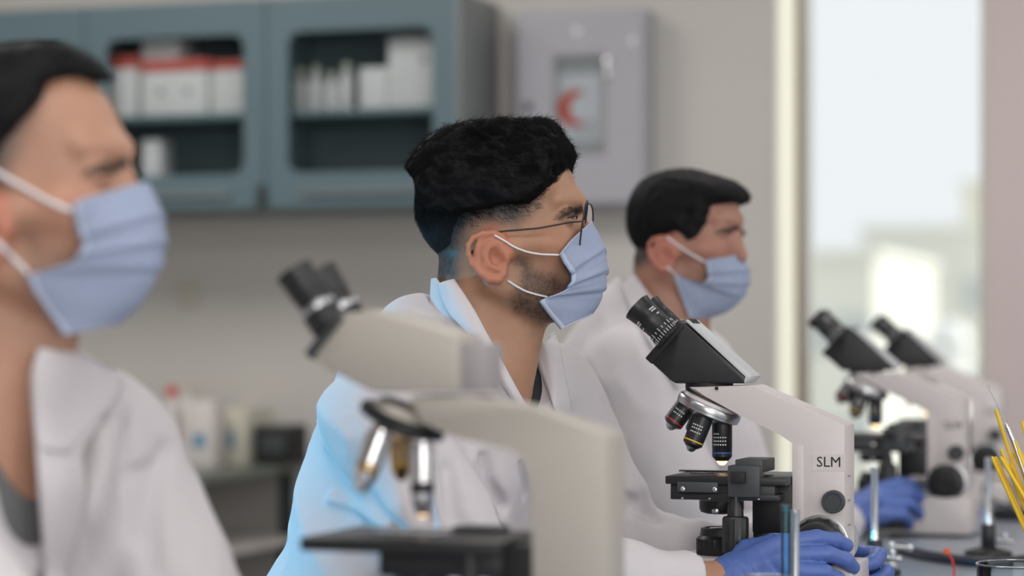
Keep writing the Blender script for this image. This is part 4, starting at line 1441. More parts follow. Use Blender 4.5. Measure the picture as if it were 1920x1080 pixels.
def ribbon(name, A, B_, m, parent, th=.003, bulge=.0, ns=6, outward=None):
    """cloth strip between two 3D polylines (same count), thickened"""
    A, B_ = np.asarray(A, float), np.asarray(B_, float)
    n = len(A)
    t = np.linspace(0, 1, ns)
    G_ = A[:, None] * (1 - t)[None, :, None] + B_[:, None] * t[None, :, None]
    du = np.gradient(G_, axis=0); dv = np.gradient(G_, axis=1)
    N = np.cross(du, dv); N /= np.linalg.norm(N, axis=2, keepdims=True) + 1e-9
    if outward is not None:
        sg = np.sign((N.reshape(-1, 3) @ np.asarray(outward)).mean())
        N = N * (sg if sg else 1)
    G_ = G_ + N * (bulge * np.sin(t * PI))[None, :, None]
    O_ = G_ + N * th
    I = np.arange(n * ns).reshape(n, ns)
    q = np.stack([I[:-1, :-1], I[:-1, 1:], I[1:, 1:], I[1:, :-1]], -1).reshape(-1, 4)
    K = n * ns
    Q = [q, q[:, ::-1] + K]
    for line in (I[0], I[-1][::-1], I[::-1, 0], I[:, -1]):
        Q.append(np.stack([line[:-1], line[:-1] + K, line[1:] + K, line[1:]], 1))
    o = mesh_vq(name, np.concatenate([G_.reshape(-1, 3), O_.reshape(-1, 3)]), np.concatenate(Q), m, parent)
    return o


def resample(P, n):
    P = np.asarray(P, float)
    d = np.concatenate([[0], np.cumsum(np.linalg.norm(np.diff(P, axis=0), axis=1))])
    t = np.linspace(0, d[-1], n)
    R = np.stack([np.interp(t, d, P[:, i]) for i in range(P.shape[1])], 1)
    for _ in range(2):
        R[1:-1] = (R[:-2] + 2 * R[1:-1] + R[2:]) / 4
    return R


def drape(name, man, f, e0, e1, m, parent, off=.004, n=30, ns=8, th=.0025, y0=-.45, bulge=0):
    """strip between two pixel polylines, laid on the surface f"""
    a, c = resample(e0, n), resample(e1, n)
    t = np.linspace(0, 1, ns)
    G_ = a[:, None] * (1 - t)[None, :, None] + c[:, None] * t[None, :, None]
    P = hit(man.fr, f, G_[..., 0].ravel(), G_[..., 1].ravel(), off, y0)
    P = P.reshape(n, ns, 3)
    for _ in range(3):
        P[1:-1] = (P[:-2] + 2 * P[1:-1] + P[2:]) / 4
    # outward = towards the viewer side (-y)
    N = np.zeros_like(P); N[..., 1] = -1
    O_ = P + N * (th + bulge * np.sin(t * PI)[None, :, None])
    I = np.arange(n * ns).reshape(n, ns)
    q = np.stack([I[:-1, :-1], I[:-1, 1:], I[1:, 1:], I[1:, :-1]], -1).reshape(-1, 4)
    K = n * ns
    Q = [q + K, q[:, ::-1]]
    for line in (I[0], I[-1][::-1], I[::-1, 0], I[:, -1]):
        Q.append(np.stack([line[:-1], line[:-1] + K, line[1:] + K, line[1:]], 1))
    o = mesh_vq(name, np.concatenate([P.reshape(-1, 3), O_.reshape(-1, 3)]), np.concatenate(Q), m, parent)
    bm_ = bmesh.new(); bm_.from_mesh(o.data); bmesh.ops.recalc_face_normals(bm_, faces=bm_.faces); bm_.to_mesh(o.data); bm_.free()
    return o


def cord(name, man, f, pts, r, m, parent, off=.0015, n=26, y0=-.3):
    R = resample(pts, n)
    P = hit(man.fr, f, R[:, 0], R[:, 1], off, y0)
    return B().tube([Vector(p) for p in P], r, 8).make(name, m, parent)


def pix(man, V):
    """pixel of points in the man's frame"""
    fr = man.fr
    dep = fr.d + fr.s * V[:, 0] + fr.c * V[:, 1]
    cx = fr.cx + fr.c * V[:, 0] - fr.s * V[:, 1]
    return 960 + FP * cx / dep, HY - FP * (V[:, 2] + fr.z0 - ZC) / dep


def sstep(a, b_, t):
    u = np.clip((t - a) / (b_ - a), 0, 1)
    return u * u * (3 - 2 * u)


def w2m(man, w):
    return man.fr.local(w) if man.fr.z0 == 0 else None


def sworld(fr, px, py, y):
    v = fr.q(px, py, y)
    c, s_ = math.cos(fr.rot), math.sin(fr.rot)
    return Vector((fr.loc.x + v.x * c - v.y * s_, fr.loc.y + v.x * s_ + v.y * c, fr.loc.z + v.z))


def sdir(man, fr, v):
    """direction in a scope frame -> man's frame"""
    a = fr.rot - man.fr.rot
    c, s_ = math.cos(a), math.sin(a)
    return Vector((v[0] * c - v[1] * s_, v[0] * s_ + v[1] * c, v[2]))


def build_man(man, J, spec, label, fine=.0017):
    fr = man.fr
    root = tag(empty('person', fr.loc, fr.rot), label, 'person', 'men in lab coats along the bench')
    J = {k: Vector(v) for k, v in J.items()}
    hands = []
    for sd in ('R', 'L'):
        h = spec[sd]
        hands.append((placed(lambda x, y, z, h=h: hand_sdf(x, y, z, curls=h['curls'], thumb=h['thumb'], g=-.003), h['o'], h['x'], h['z'], mirror=(sd == 'L')), h))
    nk0 = man.fromhead((-.026, 0, -.020)); nk1 = J['neck'] + Vector((.012, 0, -.01))
    th0 = man.fromhead((.036, 0, -.062)); th1 = J['neck'] + Vector((.045, 0, -.04))
    hands_f = [h[0] for h in hands]

    def neckf(x, y, z):
        f = cap(x, y, z, nk0, nk1, .0525, .060)
        return smin(f, cap(x, y, z, th0, th1, .026, .028), .03)

    def f_head(x, y, z):
        return smin(man.head(x, y, z), neckf(x, y, z), .016)

    def f_body(x, y, z):
        f = f_head(x, y, z)
        t = torso(x, y, z, J, -.016)
        for sd in ('R', 'L'):
            t = smin(t, arm(x, y, z, J, sd, (.043, .036, .027)), .02)
        t = smin(t, legs(x, y, z, J, -.01), .03)
        for h in hands_f:
            t = smin(t, h(x, y, z), .008)
        return smin(f, t, .035)

    zo = man.zo
    xs = graded(-.62, -.115, .135, .62, fine, .014)
    ys = graded(-.36, -.098, .098, .36, fine, .014)
    zs = graded(.02, zo - .17, zo + .155, zo + .16, fine, .014)
    V, Q = sdf_mesh(f_body, xs, ys, zs)
    H = np.stack(man.tohead(V[:, 0], V[:, 1], V[:, 2]), 1)
    cols = spec['cols'](H)
    mesh_vq('body', V, Q, M['skin'], root, cols)

    # eyes
    for sg in (-1, 1):
        c = man.fromhead((EYE_C[0], EYE_C[1] * sg, EYE_C[2]))
        fw = (man.fromhead((EYE_C[0] + .1, (EYE_C[1]) * sg - .012, EYE_C[2] - .004)) - c).normalized()
        e = B().lathe(c - fw * .0125, c + fw, [(.0125 * math.sin(t), .0125 - .0125 * math.cos(t)) for t in np.linspace(0, PI, 13)], 24).make('eye', M['eyewhite'], root)
        B().lathe(c + fw * .0112, c + fw, [(.0058, 0), (.0050, .0012), (.0025, .0018), (0, .0020)], 20).make('iris', M['iris'], e)

    for sg in (-1, 1):
        pts = [(.0975, .0215 * sg, .0430), (.1000, .028 * sg, .0462), (.0995, .036 * sg, .0468), (.0950, .044 * sg, .0450), (.0915, .048 * sg, .0430)]
        B().tube([man.fromhead(p) for p in pts], [.0006, .0011, .0013, .0012, .0006], 8).make('eyelashes', M['beard'], root)

    # ---- coat
    fold = spec.get('folds', [])
    op = spec['opening']
    cuffs = []
    rfold = []
    for sd in ('R', 'L'):
        a, b_ = J[sd + 'el'], J[sd + 'wr']
        cuffs.append((a, b_, (b_ - a).normalized(), (b_ - a).length))

    hump = spec.get('hump')

    def coat_solid(x, y, z, folds=True):
        t = torso(x, y, z, J, 0.0)
        if hump:
            t = smin(t, chain(x, y, z, hump[0], hump[1]), .03)
        ar = None
        for i, sd in enumerate(('R', 'L')):
            a = arm(x, y, z, J, sd, (.066, .056, .044))
            p0, p1, d, L = cuffs[i]
            cut = (x - p0.x) * d.x + (y - p0.y) * d.y + (z - p0.z) * d.z - (L - spec.get('cuff', .035))
            a = smax(a, cut, .004)
            ar = a if ar is None else np.minimum(ar, a)
        t = smin(t, ar, .022)
        # skirt over the lap
        lg = legs(x, y, z, J, .018)
        t = smin(t, smax(lg, x - (J['pelvis'].x + .22), .01), .04)
        t = smax(t, (.46 - z), .01)
        if folds:
            n = noise3(x * 9 + z * 5, y * 7, z * 6 - x * 4, 3)
            n2 = noise3(x * 24 + z * 13, y * 18, z * 13 - x * 9, 5)
            t = t - .0075 * (1 - 2 * np.abs(n)) - .0032 * (1 - 2 * np.abs(n2))
            for pts, r, amp in rfold:
                g = chain(x, y, z, pts, r)
                if amp > 0:
                    t = smin(t, g, r * amp)
                else:
                    t = smax(t, -g, -r * amp)
        return t

    for pts, r, amp in fold:
        P3 = hit(fr, lambda x, y, z: coat_solid(x, y, z, False), [p[0] for p in pts], [p[1] for p in pts], 0.0)
        rfold.append(([Vector(p) for p in P3 + (np.array([0, -r * .35, 0]) if amp < 0 else np.array([0, r * .35, 0]))], r, amp))

    def coat_f(x, y, z):
        t = coat_solid(x, y, z)
        o = chain(x, y, z, op[0], op[1])
        return smax(t, -o, .006)
    H_ = spec.get('coat_h', .005)
    lo = zo - spec.get('coat_lo', .52)
    ch = np.arange
    xs = graded(-.60, -.42, .30, .50, H_, .010)
    ys = graded(-.36, -.30, .30, .36, H_, .010)
    zs = graded(.44, lo, zo - .0, zo + .0, H_, .012)
    V, Q = sdf_mesh(coat_f, xs, ys, zs)
    coat = mesh_vq('lab_coat', V, Q, M['coat'], root)

    # ---- t-shirt under the coat
    top = spec['tee_open']

    def tee_f(x, y, z):
        t = torso(x, y, z, J, -.009)
        o = chain(x, y, z, top[0], top[1])
        t = smax(t, -o, .003)
        return smax(t, (J['chest'].z - .12) - z, .005)
    V, Q = sdf_mesh(tee_f, graded(-.45, -.2, .2, .3, .006, .02), graded(-.25, -.1, .1, .25, .006, .02), graded(J['chest'].z - .16, J['chest'].z - .15, zo, zo, .006, .02))
    mesh_vq('t_shirt', V, Q, spec['tee_mat'], root)

    # ---- trousers and shoes
    V, Q = sdf_mesh(lambda x, y, z: smax(legs(x, y, z, J, .006), .10 - z, .004), np.arange(-.6, .5, .014), np.arange(-.3, .3, .014), np.arange(.03, .72, .014))
    mesh_vq('trousers', V, Q, M['trousers'], root)
    lat = J['Lsh'] - J['Rsh']; lat.z = 0; lat.normalize()
    for sg in (-1, 1):
        a = J['pelvis'] + lat * .12 * sg + Vector((.33, 0, 0))
        V, Q = sdf_mesh(lambda x, y, z: smax(smin(cap(x, y, z, (a.x - .03, a.y, .055), (a.x + .15, a.y, .032), .045, .034), cap(x, y, z, (a.x - .01, a.y, .05), (a.x - .01, a.y, .12), .045), .02), .004 - z, .003),
                        np.arange(a.x - .12, a.x + .24, .008), np.arange(a.y - .08, a.y + .08, .008), np.arange(-.01, .2, .008))
        mesh_vq('shoe', V, Q, M['shoe'], root)

    # ---- gloves
    for sd in ('R', 'L'):
        h = spec[sd]
        mir = sd == 'L'

        def gf(x, y, z, h=h):
            f = hand_sdf(x, y, z, curls=h['curls'], thumb=h['thumb'], g=.0008)
            ax = x * 1.0
            n = noise3(x * 160 + y * 50, y * 45, z * 45, 11)
            wr = np.exp(-((x - .005) / .03) ** 2)
            f = f - .0011 * (1 - 2 * np.abs(n)) * (.35 + wr)
            f = smin(f, smax(cap(x, y, z, (-.030, 0, 0), (-.010, 0, 0), .0285, .0262), -(x + .028), .002), .004)
            return smax(f, -(x + .030), .002)
        hh = h.get('h', .0022)
        Vh, Qh = sdf_mesh(gf, np.arange(-.04, .20, hh), np.arange(-.06, .085, hh), np.arange(-.10, .045, hh))
        X_ = Vector(h['x']).normalized(); Z_ = Vector(h['z']); Z_ = (Z_ - X_ * Z_.dot(X_)).normalized(); Y_ = Z_.cross(X_) * (-1 if mir else 1)
        R = np.array([list(X_), list(Y_), list(Z_)])
        Vw = Vh @ R + np.array(list(h['o']))
        if mir: Qh = Qh[:, ::-1]
        mesh_vq('glove', Vw, Qh, M['glove'], root)
    return root, f_head, f_body, coat_solid, coat, coat_f


def std_cols(base, beard=None, fade=None, brow=None, beard_amt=.75, stub=(.05, .035, .028), lip=True):
    base = np.array(base)

    def fn(H):
        x, y, z = H[:, 0], H[:, 1], H[:, 2]
        ay = np.abs(y)
        c = np.tile(base, (len(H), 1))
        n = noise3(x * 40, y * 40, z * 40, 2)[:, None]
        c = c * (1 + .05 * n)
        # redder ears, cheeks and nose
        ear = (sstep(.060, .070, ay) * sstep(1.25, 1.0, np.sqrt(((x - .002) / .026) ** 2 + ((z + .003) / .034) ** 2)))[:, None]
        c = c * (1 - ear) + c * np.array([1.10, .80, .78]) * ear
        ck = np.exp(-(((x - .08) / .03) ** 2 + ((z - .012) / .025) ** 2))[:, None] * .6
        c = c * (1 - ck) + c * np.array([1.04, .86, .84]) * ck
        dk = np.array(stub)
        if beard is not None:
            d = poly2(x, z, beard)
            nb = noise3(x * 260, y * 260, z * 180, 4)
            a = sstep(.006, -.016, d + .002 * noise3(x * 90, y * 90, z * 90, 6)) * beard_amt * (.85 + .15 * nb)
            a = (np.clip(a, 0, .93) * (1 - ear[:, 0]))[:, None]
            c = c * (1 - a) + dk * a
        if fade is not None:
            d = poly2(x, z, fade)
            nb = noise3(x * 300, y * 300, z * 200, 8)
            a = sstep(.004, -.026, d) * .97 * (1 + .12 * nb)
            a = (np.clip(a, 0, .97) * (1 - ear[:, 0]))[:, None]
            c = c * (1 - a) + np.array([.022, .021, .023]) * a
        if brow is not None:
            d = poly2(x, z, brow)
            a = (sstep(.002, -.003, d) * (ay < .062) * (ay > .0035) * .95)[:, None]
            c = c * (1 - a) + np.array([.018, .012, .010]) * a
        return c
    return fn


def hairs_from(fsurf, V, n, length, flow, lift, r0, name, m, parent, K=5, sel=None, jitter=.35, curl=0.0, start=-.001):
    """grow n hairs from random vertices of V along a flow field hugging fsurf"""
    if sel is not None:
        V = V[sel]
    if len(V) == 0: return None
    idx = rng.integers(0, len(V), n)
    P = V[idx] + rng.normal(0, .0008, (n, 3))
    L = length * rng.uniform(.55, 1.25, n)
    paths = [P.copy()]
    base = flow(P)
    base = base + rng.normal(0, jitter, (n, 3))
    ph = rng.uniform(0, 6.28, n)
    tgt0 = fsurf(P[:, 0], P[:, 1], P[:, 2]) * 0 + start
    cur = P
    G_ = grad(fsurf, P)
    cur = cur - G_ * (fsurf(cur[:, 0], cur[:, 1], cur[:, 2]) - start)[:, None]
    paths = [cur.copy()]
    lf = lift * rng.uniform(.3, 1.3, n)
    for k in range(1, K):
        t = k / (K - 1)
        G_ = grad(fsurf, cur)
        d = base - G_ * (base * G_).sum(1, keepdims=True)
        if curl:
            side = np.cross(G_, d)
            d = d + side * (curl * np.sin(ph + t * 4))[:, None]
        d /= np.linalg.norm(d, axis=1, keepdims=True) + 1e-9
        cur = cur + d * (L / (K - 1))[:, None]
        ff = fsurf(cur[:, 0], cur[:, 1], cur[:, 2])
        G_ = grad(fsurf, cur)
        cur = cur - G_ * (ff - (start + (lf - start) * t ** 1.3))[:, None]
        paths.append(cur.copy())
    return strands(name, np.stack(paths, 1), r0, m, parent)


def stool(man, J, label):
    fr = man.fr
    p = J['pelvis']
    c, s_ = math.cos(fr.rot), math.sin(fr.rot)
    t = tag(empty('lab_stool', (fr.loc.x + p[0] * c - p[1] * s_, fr.loc.y + p[0] * s_ + p[1] * c, 0)), label, 'stool', 'stools along the bench')
    B().lathe((0, 0, .38), (0, 0, 1), [(.15, 0), (.175, .012), (.18, .04), (.165, .058), (0, .062)], 40).make('seat', M['stool'], t)
    B().lathe((0, 0, .09), (0, 0, 1), [(.03, 0), (.028, .12), (.018, .125), (.018, .292)], 20).make('post', M['chrome'], t)
    for k in range(5):
        a = 2 * PI * k / 5
        B().tube([(.02 * math.cos(a), .02 * math.sin(a), .10), (.15 * math.cos(a), .15 * math.sin(a), .085), (.27 * math.cos(a), .27 * math.sin(a), .06)], [.018, .016, .012], 10).make('leg', M['blackmatte'], t)
        B().lathe((.26 * math.cos(a) - .012 * math.sin(a), .26 * math.sin(a) + .012 * math.cos(a), .028), (.26 * math.cos(a) + .5 * -math.sin(a) * -1, .26 * math.sin(a) - .5 * math.cos(a), .028), [(.026, 0), (.028, .003), (.028, .02), (.026, .023)], 18).make('castor', M['blackmatte'], t)
    return t


TH = ((.034, .040, -.014), (.064, .050, -.028), (.090, .046, -.034))
# ================================================================== the man in glasses
m2 = Man(940, 480, 2.95, -12)
q = m2.fr.q
rw = w2m(m2, sworld(SF, 1352, 1094, -.119))
lw = w2m(m2, sworld(SF, 1482, 1068, .125))
J2 = dict(pelvis=q(652, 1418, 0), chest=q(818, 862, 0), neck=q(880, 655, .0),
          Rsh=q(720, 780, -.155), Lsh=q(1020, 745, .16), Rel=q(880, 1108, -.20), Lel=q(1175, 1035, .20),
          Rwr=rw, Lwr=lw)
hp = m2.hp
beard2 = [hp(a, c, -.062) for a, c in ((958, 486), (972, 470), (990, 476), (1003, 498), (1040, 507), (1090, 540))] + \
         [(.125, -.03), (.12, -.10)] + [hp(a, c, -.045) for a, c in ((1048, 622), (1000, 612), (962, 592))] + [hp(a, c, -.062) for a, c in ((947, 572), (953, 545), (966, 528), (966, 505))]
fade2 = [hp(a, c, -.074) for a, c in ((1022, 345), (1008, 392), (992, 420), (972, 440), (955, 438), (930, 432), (905, 430), (888, 440), (874, 462), (868, 495), (866, 538))] + [hp(a, c, -.02) for a, c in ((800, 552), (740, 500), (745, 420), (750, 300), (850, 200), (1050, 200), (1062, 322))]
brow2 = [hp(a, c, -.034) for a, c in ((1050, 416), (1056, 405), (1070, 393), (1088, 380), (1120, 369), (1120, 388), (1092, 395), (1070, 407))]
R2_ = dict(o=rw, x=sdir(m2, SF, (.94, .02, .30)), z=sdir(m2, SF, (-.25, -.82, .50)), curls=((22, 24, 20), (28, 30, 24), (34, 36, 26), (38, 40, 28)), thumb=((.036, .040, -.010), (.066, .048, -.022), (.092, .040, -.026)), h=.0016)
L2_ = dict(o=lw, x=sdir(m2, SF, (.97, -.10, -.02)), z=sdir(m2, SF, (.15, .85, .25)), curls=((20, 70, 45), (22, 74, 45), (24, 76, 45), (26, 78, 45)), thumb=TH, h=.0020)
spec2 = dict(R=R2_, L=L2_, cols=std_cols((.41, .225, .140), beard2, fade2, brow2, .80, (.040, .028, .022)), tee_mat=M['tee_black'],
             opening=([q(905, 545, .0), q(945, 610, .0), q(1000, 700, .01), q(1060, 800, .015)], [.068, .078, .050, .012]),
             tee_open=([q(900, 560, -.01), q(950, 640, -.02), q(985, 715, -.02)], [.085, .080, .045]),
             coat_h=.0042, cuff=.040,
             hump=([q(860, 606, 0), q(805, 668, 0), q(770, 735, 0)], [.050, .074, .088]),
             folds=[([(598, 790), (617, 838), (655, 886)], .0045, 2.0), 
                    ([(655, 782), (638, 840), (648, 870), (676, 884)], .004, 2), ([(690, 930), (715, 962), (750, 998)], .007, -2.5),
                    ([(905, 860), (915, 900), (938, 950)], .006, -2.5),
                    ([(975, 870), (985, 930)], .005, -2), ([(872, 636), (845, 616), (815, 604), (785, 600)], .006, -2),
                    ([(858, 655), (838, 640), (800, 628)], .005, 2), ([(1148, 900), (1166, 930), (1190, 942)], .006, -2),
                    ([(1150, 960), (1185, 950), (1230, 975)], .006, -2), ([(780, 800), (770, 880), (800, 980)], .008, -2.5),
                    ([(840, 880), (850, 960), (900, 1040)], .007, -2.5), ([(620, 934), (660, 944), (730, 985)], .005, 2.5),
                    ([(1085, 800), (1100, 870), (1130, 940)], .006, -2)])
man2, fh2, fb2, cs2, coat2, cf2 = build_man(m2, J2, spec2, 'man in round glasses and blue mask gripping the sharp microscope', fine=.0016)
stool(m2, J2, 'black round stool under the man in glasses')

# hair
top_px = [(762, 316), (778, 296), (797, 272), (822, 251), (850, 239), (875, 236), (900, 231), (935, 230), (955, 225), (985, 230), (1005, 226), (1035, 225), (1047, 238), (1056, 254), (1070, 272), (1077, 290)]
low_px = [(1062, 318), (1040, 340), (1020, 356), (1002, 370), (984, 378), (955, 378), (925, 386), (890, 393), (850, 398)]
topP = [hp(a, c, 0) for a, c in top_px] + [(lambda v, s_: (v[0] / s_, v[1]))(hp(a, c, yy), 1 - .13 * (min(abs(yy), .055) / .055) ** 2) for (a, c), yy in zip(low_px, (-.015, -.045, -.060, -.072, -.078, -.078, -.078, -.078, -.078))] + [hp(a, c, -.03) for a, c in ((800, 398), (778, 375), (770, 335))]
shortP = [hp(a, c, -.076) for a, c in ((1012, 350), (1004, 385), (988, 408), (960, 412), (915, 408), (880, 425), (866, 455), (860, 492), (858, 530))] + [hp(a, c, 0) for a, c in ((815, 540), (770, 500), (750, 440), (765, 330), (850, 250), (980, 240))]


def hair2_f(x, y, z, det=True):
    hx, hy, hz = m2.tohead(x, y, z)
    ay = np.abs(hy)
    sh = ell(hx, ay, hz, (.002, 0, .064), (.165, .0855, .132))
    P2 = poly2(hx / (1 - .13 * (np.minimum(ay, .055) / .055) ** 2), hz, topP)
    n = 0
    if det:
        n = .0022 * (1 - 2 * np.abs(noise3(hx * 38 + hz * 60, hy * 90, hz * 70 - hx * 20, 21))) + .0010 * noise3(hx * 90, hy * 260, hz * 240, 22)
    f = smax(P2 + .003 - n * 1.3, sh - n, .007)
    # short back and sides, thinning towards their edge
    hd = head_sdf(hx, hy, hz, ears=False, socket=False)
    ps = poly2(hx, hz, shortP)
    th = .0045 * sstep(-.004, -.045, ps) - .0014
    f2 = smax(hd - th, ps - .002, .004)
    return smin(f, f2, .006)


c0 = m2.fromhead((0, 0, .06))
V, Q = sdf_mesh(hair2_f, np.arange(c0.x - .15, c0.x + .14, .0022), np.arange(c0.y - .096, c0.y + .098, .0022), np.arange(c0.z - .11, c0.z + .125, .0022))
hair2 = mesh_vq('hair', V, Q, M['hair'], man2)
HV = np.stack(m2.tohead(V[:, 0], V[:, 1], V[:, 2]), 1)
pt = poly2(HV[:, 0], HV[:, 2], topP)
topsel = (pt < .006) & (HV[:, 2] > .03)


def flow_top(P):
    hx, hy, hz = m2.tohead(P[:, 0], P[:, 1], P[:, 2])
    s_ = sstep(.045, .080, np.abs(hy))
    back = sstep(-.03, -.09, hx)
    return np.stack([1.0 - .9 * back - .25 * s_, -.25 * np.sign(hy) * 0 + .15 * np.ones_like(hx), .15 - .55 * s_ - .9 * back], 1)


fsm = lambda x, y, z: hair2_f(x, y, z, False)
hs = hairs_from(fsm, V, 20000, .026, flow_top, .0042, .00034, 'hair_strands', M['hair'], hair2, K=6, sel=topsel, jitter=.28, curl=.7)
tag(hs, kind='stuff')
crown = (HV[:, 2] > .12) | ((HV[:, 0] > .075) & (HV[:, 2] > .09))
hs = hairs_from(fsm, V, 2200, .018, flow_top, .0090, .00030, 'hair_tufts', M['hair'], hair2, K=5, sel=topsel & crown, jitter=.6, curl=1.2)
tag(hs, kind='stuff')
sidesel = (poly2(HV[:, 0], HV[:, 2], shortP) < .004) & (pt > -.004)
flow_dn = lambda P: np.stack([-.35 * np.ones(len(P)), np.zeros(len(P)), -1 * np.ones(len(P))], 1)
hs = hairs_from(fsm, V, 9000, .0085, flow_dn, .0018, .00016, 'side_hair_strands', M['hairfine'], hair2, K=3, sel=sidesel, jitter=.3)
tag(hs, kind='stuff')

# beard and brow hair rooted on the face
bv = man2.children[0].data
BV = np.zeros(len(bv.vertices) * 3, dtype=np.float32); bv.vertices.foreach_get('co', BV); BV = BV.reshape(-1, 3).astype(float)
near = (BV[:, 2] > m2.zo - .14)
BV = BV[near]
BH = np.stack(m2.tohead(BV[:, 0], BV[:, 1], BV[:, 2]), 1)
pb = poly2(BH[:, 0], BH[:, 2], beard2)
ear_m = (np.abs(BH[:, 1]) > .0745)
w_ = rng.uniform(0, 1, len(BH)) < sstep(.004, -.014, pb)
sel = (pb < .004) & ~ear_m & w_ & (np.abs(BH[:, 1]) > .012)
flow_b = lambda P: np.stack([.25 * np.ones(len(P)), np.zeros(len(P)), -1 * np.ones(len(P))], 1)
hs = hairs_from(fh2, BV, 9000, .0052, flow_b, .0013, .00013, 'beard', M['beard'], man2, K=3, sel=sel, jitter=.45)
tag(hs, kind='stuff')
pf = poly2(BH[:, 0], BH[:, 2], fade2)
sel = (pf < .004) & ~ear_m & (rng.uniform(0, 1, len(BH)) < sstep(.004, -.02, pf))
hs = hairs_from(fh2, BV, 9000, .0030, flow_dn, .0009, .00010, 'faded_side_hair', M['hairfine'], man2, K=3, sel=sel, jitter=.4)
tag(hs, kind='stuff')
pw = poly2(BH[:, 0], BH[:, 2], brow2)
sel = (pw < .001) & (np.abs(BH[:, 1]) < .062) & (np.abs(BH[:, 1]) > .004)
flow_w = lambda P: np.stack([-1 * np.ones(len(P)), .5 * np.sign(P[:, 1] - 0), .25 * np.ones(len(P))], 1)
hs = hairs_from(fh2, BV, 1900, .007, flow_w, .0014, .00019, 'eyebrows', M['beard'], man2, K=3, sel=sel, jitter=.25)
if hs: tag(hs, kind='stuff')

# mask, loops, glasses
mask2, MG2 = mask_mesh(m2, [(0, 1110, 416), (.15, 1124, 440), (.30, 1135, 468), (.45, 1138, 500), (.60, 1136, 530), (.75, 1129, 558), (.88, 1121, 575), (1, 1111, 588)],
                       [(0, 1049, 476, -.056), (.15, 1058, 492, -.0575), (.33, 1072, 512, -.056), (.45, 1074, 528, -.056), (.58, 1062, 544, -.057), (.68, 1036, 555, -.059), (.76, 1011, 563, -.060), (.88, 1030, 590, -.053), (1, 1052, 617, -.044)], parent=man2)
cord('ear_loop', m2, fh2, [(927, 441), (945, 451), (965, 464), (990, 473), (1015, 477), (1052, 478)], .0012, M['elastic'], mask2, off=.0016, y0=-.12)
cord('ear_loop', m2, fh2, [(952, 526), (967, 536), (985, 546), (1005, 552), (1026, 557)], .0012, M['elastic'], mask2, off=.0016, y0=-.12)
for z0_, z1_, x1_ in ((.024, .002, .068), (-.030, -.048, .050)):
    pts = [(-.001, .070, z0_), (.03, .0745, (z0_ + z1_) / 2), (x1_, .060, z1_)]
    B().tube([m2.fromhead(p) for p in pts], .0012, 8).make('ear_loop', M['elastic'], mask2)

gl = None
hq = lambda px, py, y: Vector(m2.tohead(*q(px, py, y)))
b = B()
rims = []
for sg in (-1, 1):
    # lens plane wraps slightly back to the outside
    cc_ = hq(1094, 420, -.034)
    cen = Vector((cc_.x - (.009 if sg > 0 else 0), .032 * sg, cc_.z))
    rot = Matrix.Rotation(math.radians(-7 * sg), 3, 'Z') @ Matrix.Rotation(math.radians(9), 3, 'Y')
    pts = []
    for k in range(32):
        a = 2 * PI * k / 32
        pts.append(cen + rot @ Vector((0, .0265 * math.cos(a), .0285 * math.sin(a))))
    rims.append((cen, pts))
B_ = B().tube([m2.fromhead(p) for p in rims[0][1]], .0010, 8, closed=True)
gl = B_.make('glasses', M['wire'], man2)
B().tube([m2.fromhead(p) for p in rims[1][1]], .0010, 8, closed=True).make('lens_rim', M['wire'], gl)
for cen, pts in rims:
    bb = B()
    vs_ = [bb.bm.verts.new(m2.fromhead(p)) for p in pts]
    bb.bm.faces.new(vs_)
    bb.make('lens', M['lensclear'], gl)
br = [rims[0][1][1], (rims[0][1][1] + rims[1][1][15]) / 2 + Vector((.003, 0, .003)), rims[1][1][15]]
B().tube([m2.fromhead(p) for p in br], .0008, 8).make('bridge', M['wire'], gl)
for sg in (-1, 1):
    k = 16 if sg < 0 else 0
    p0 = rims[0 if sg < 0 else 1][1][k]
    P_ = [p0 + Vector((-.001, .001 * sg, .002)), Vector((p0.x - .012, sg * .066, p0.z + .001)), Vector((.045, sg * .0745, .036)), Vector((.005, sg * .0770, .0330)), Vector((-.008, sg * .0785, .0290)), Vector((-.020, sg * .0800, .016)), Vector((-.032, sg * .0765, .000)), Vector((-.040, sg * .0745, -.0015))]
    P_[2] = Vector((hq(1010, 428, -.0745).x, sg * .0745, hq(1010, 428, -.0745).z)); P_[3] = Vector((hq(935, 434, -.078).x, sg * .0775, hq(935, 434, -.078).z))
    P_[4] = Vector((hq(915, 441, -.078).x, sg * .0780, hq(915, 441, -.078).z)); P_[5] = Vector((hq(900, 452, -.073).x, sg * .0730, hq(900, 452, -.073).z)); P_[6] = Vector((hq(889, 470, -.073).x, sg * .0735, hq(889, 470, -.073).z)); P_[7] = Vector((hq(879, 480, -.076).x, sg * .0765, hq(879, 480, -.076).z))
    sm = resample([tuple(m2.fromhead(p)) for p in P_], 30)
    tmp_ = B().tube([Vector(p) for p in sm], [.0011] * 20 + [.0016] * 10, 8).make('temple_arm', M['wire'], gl)

# collar and lapels
cs = lambda x, y, z: cs2(x, y, z, True)
rA, rB = q(902, 470, 0), q(932, 690, 0)


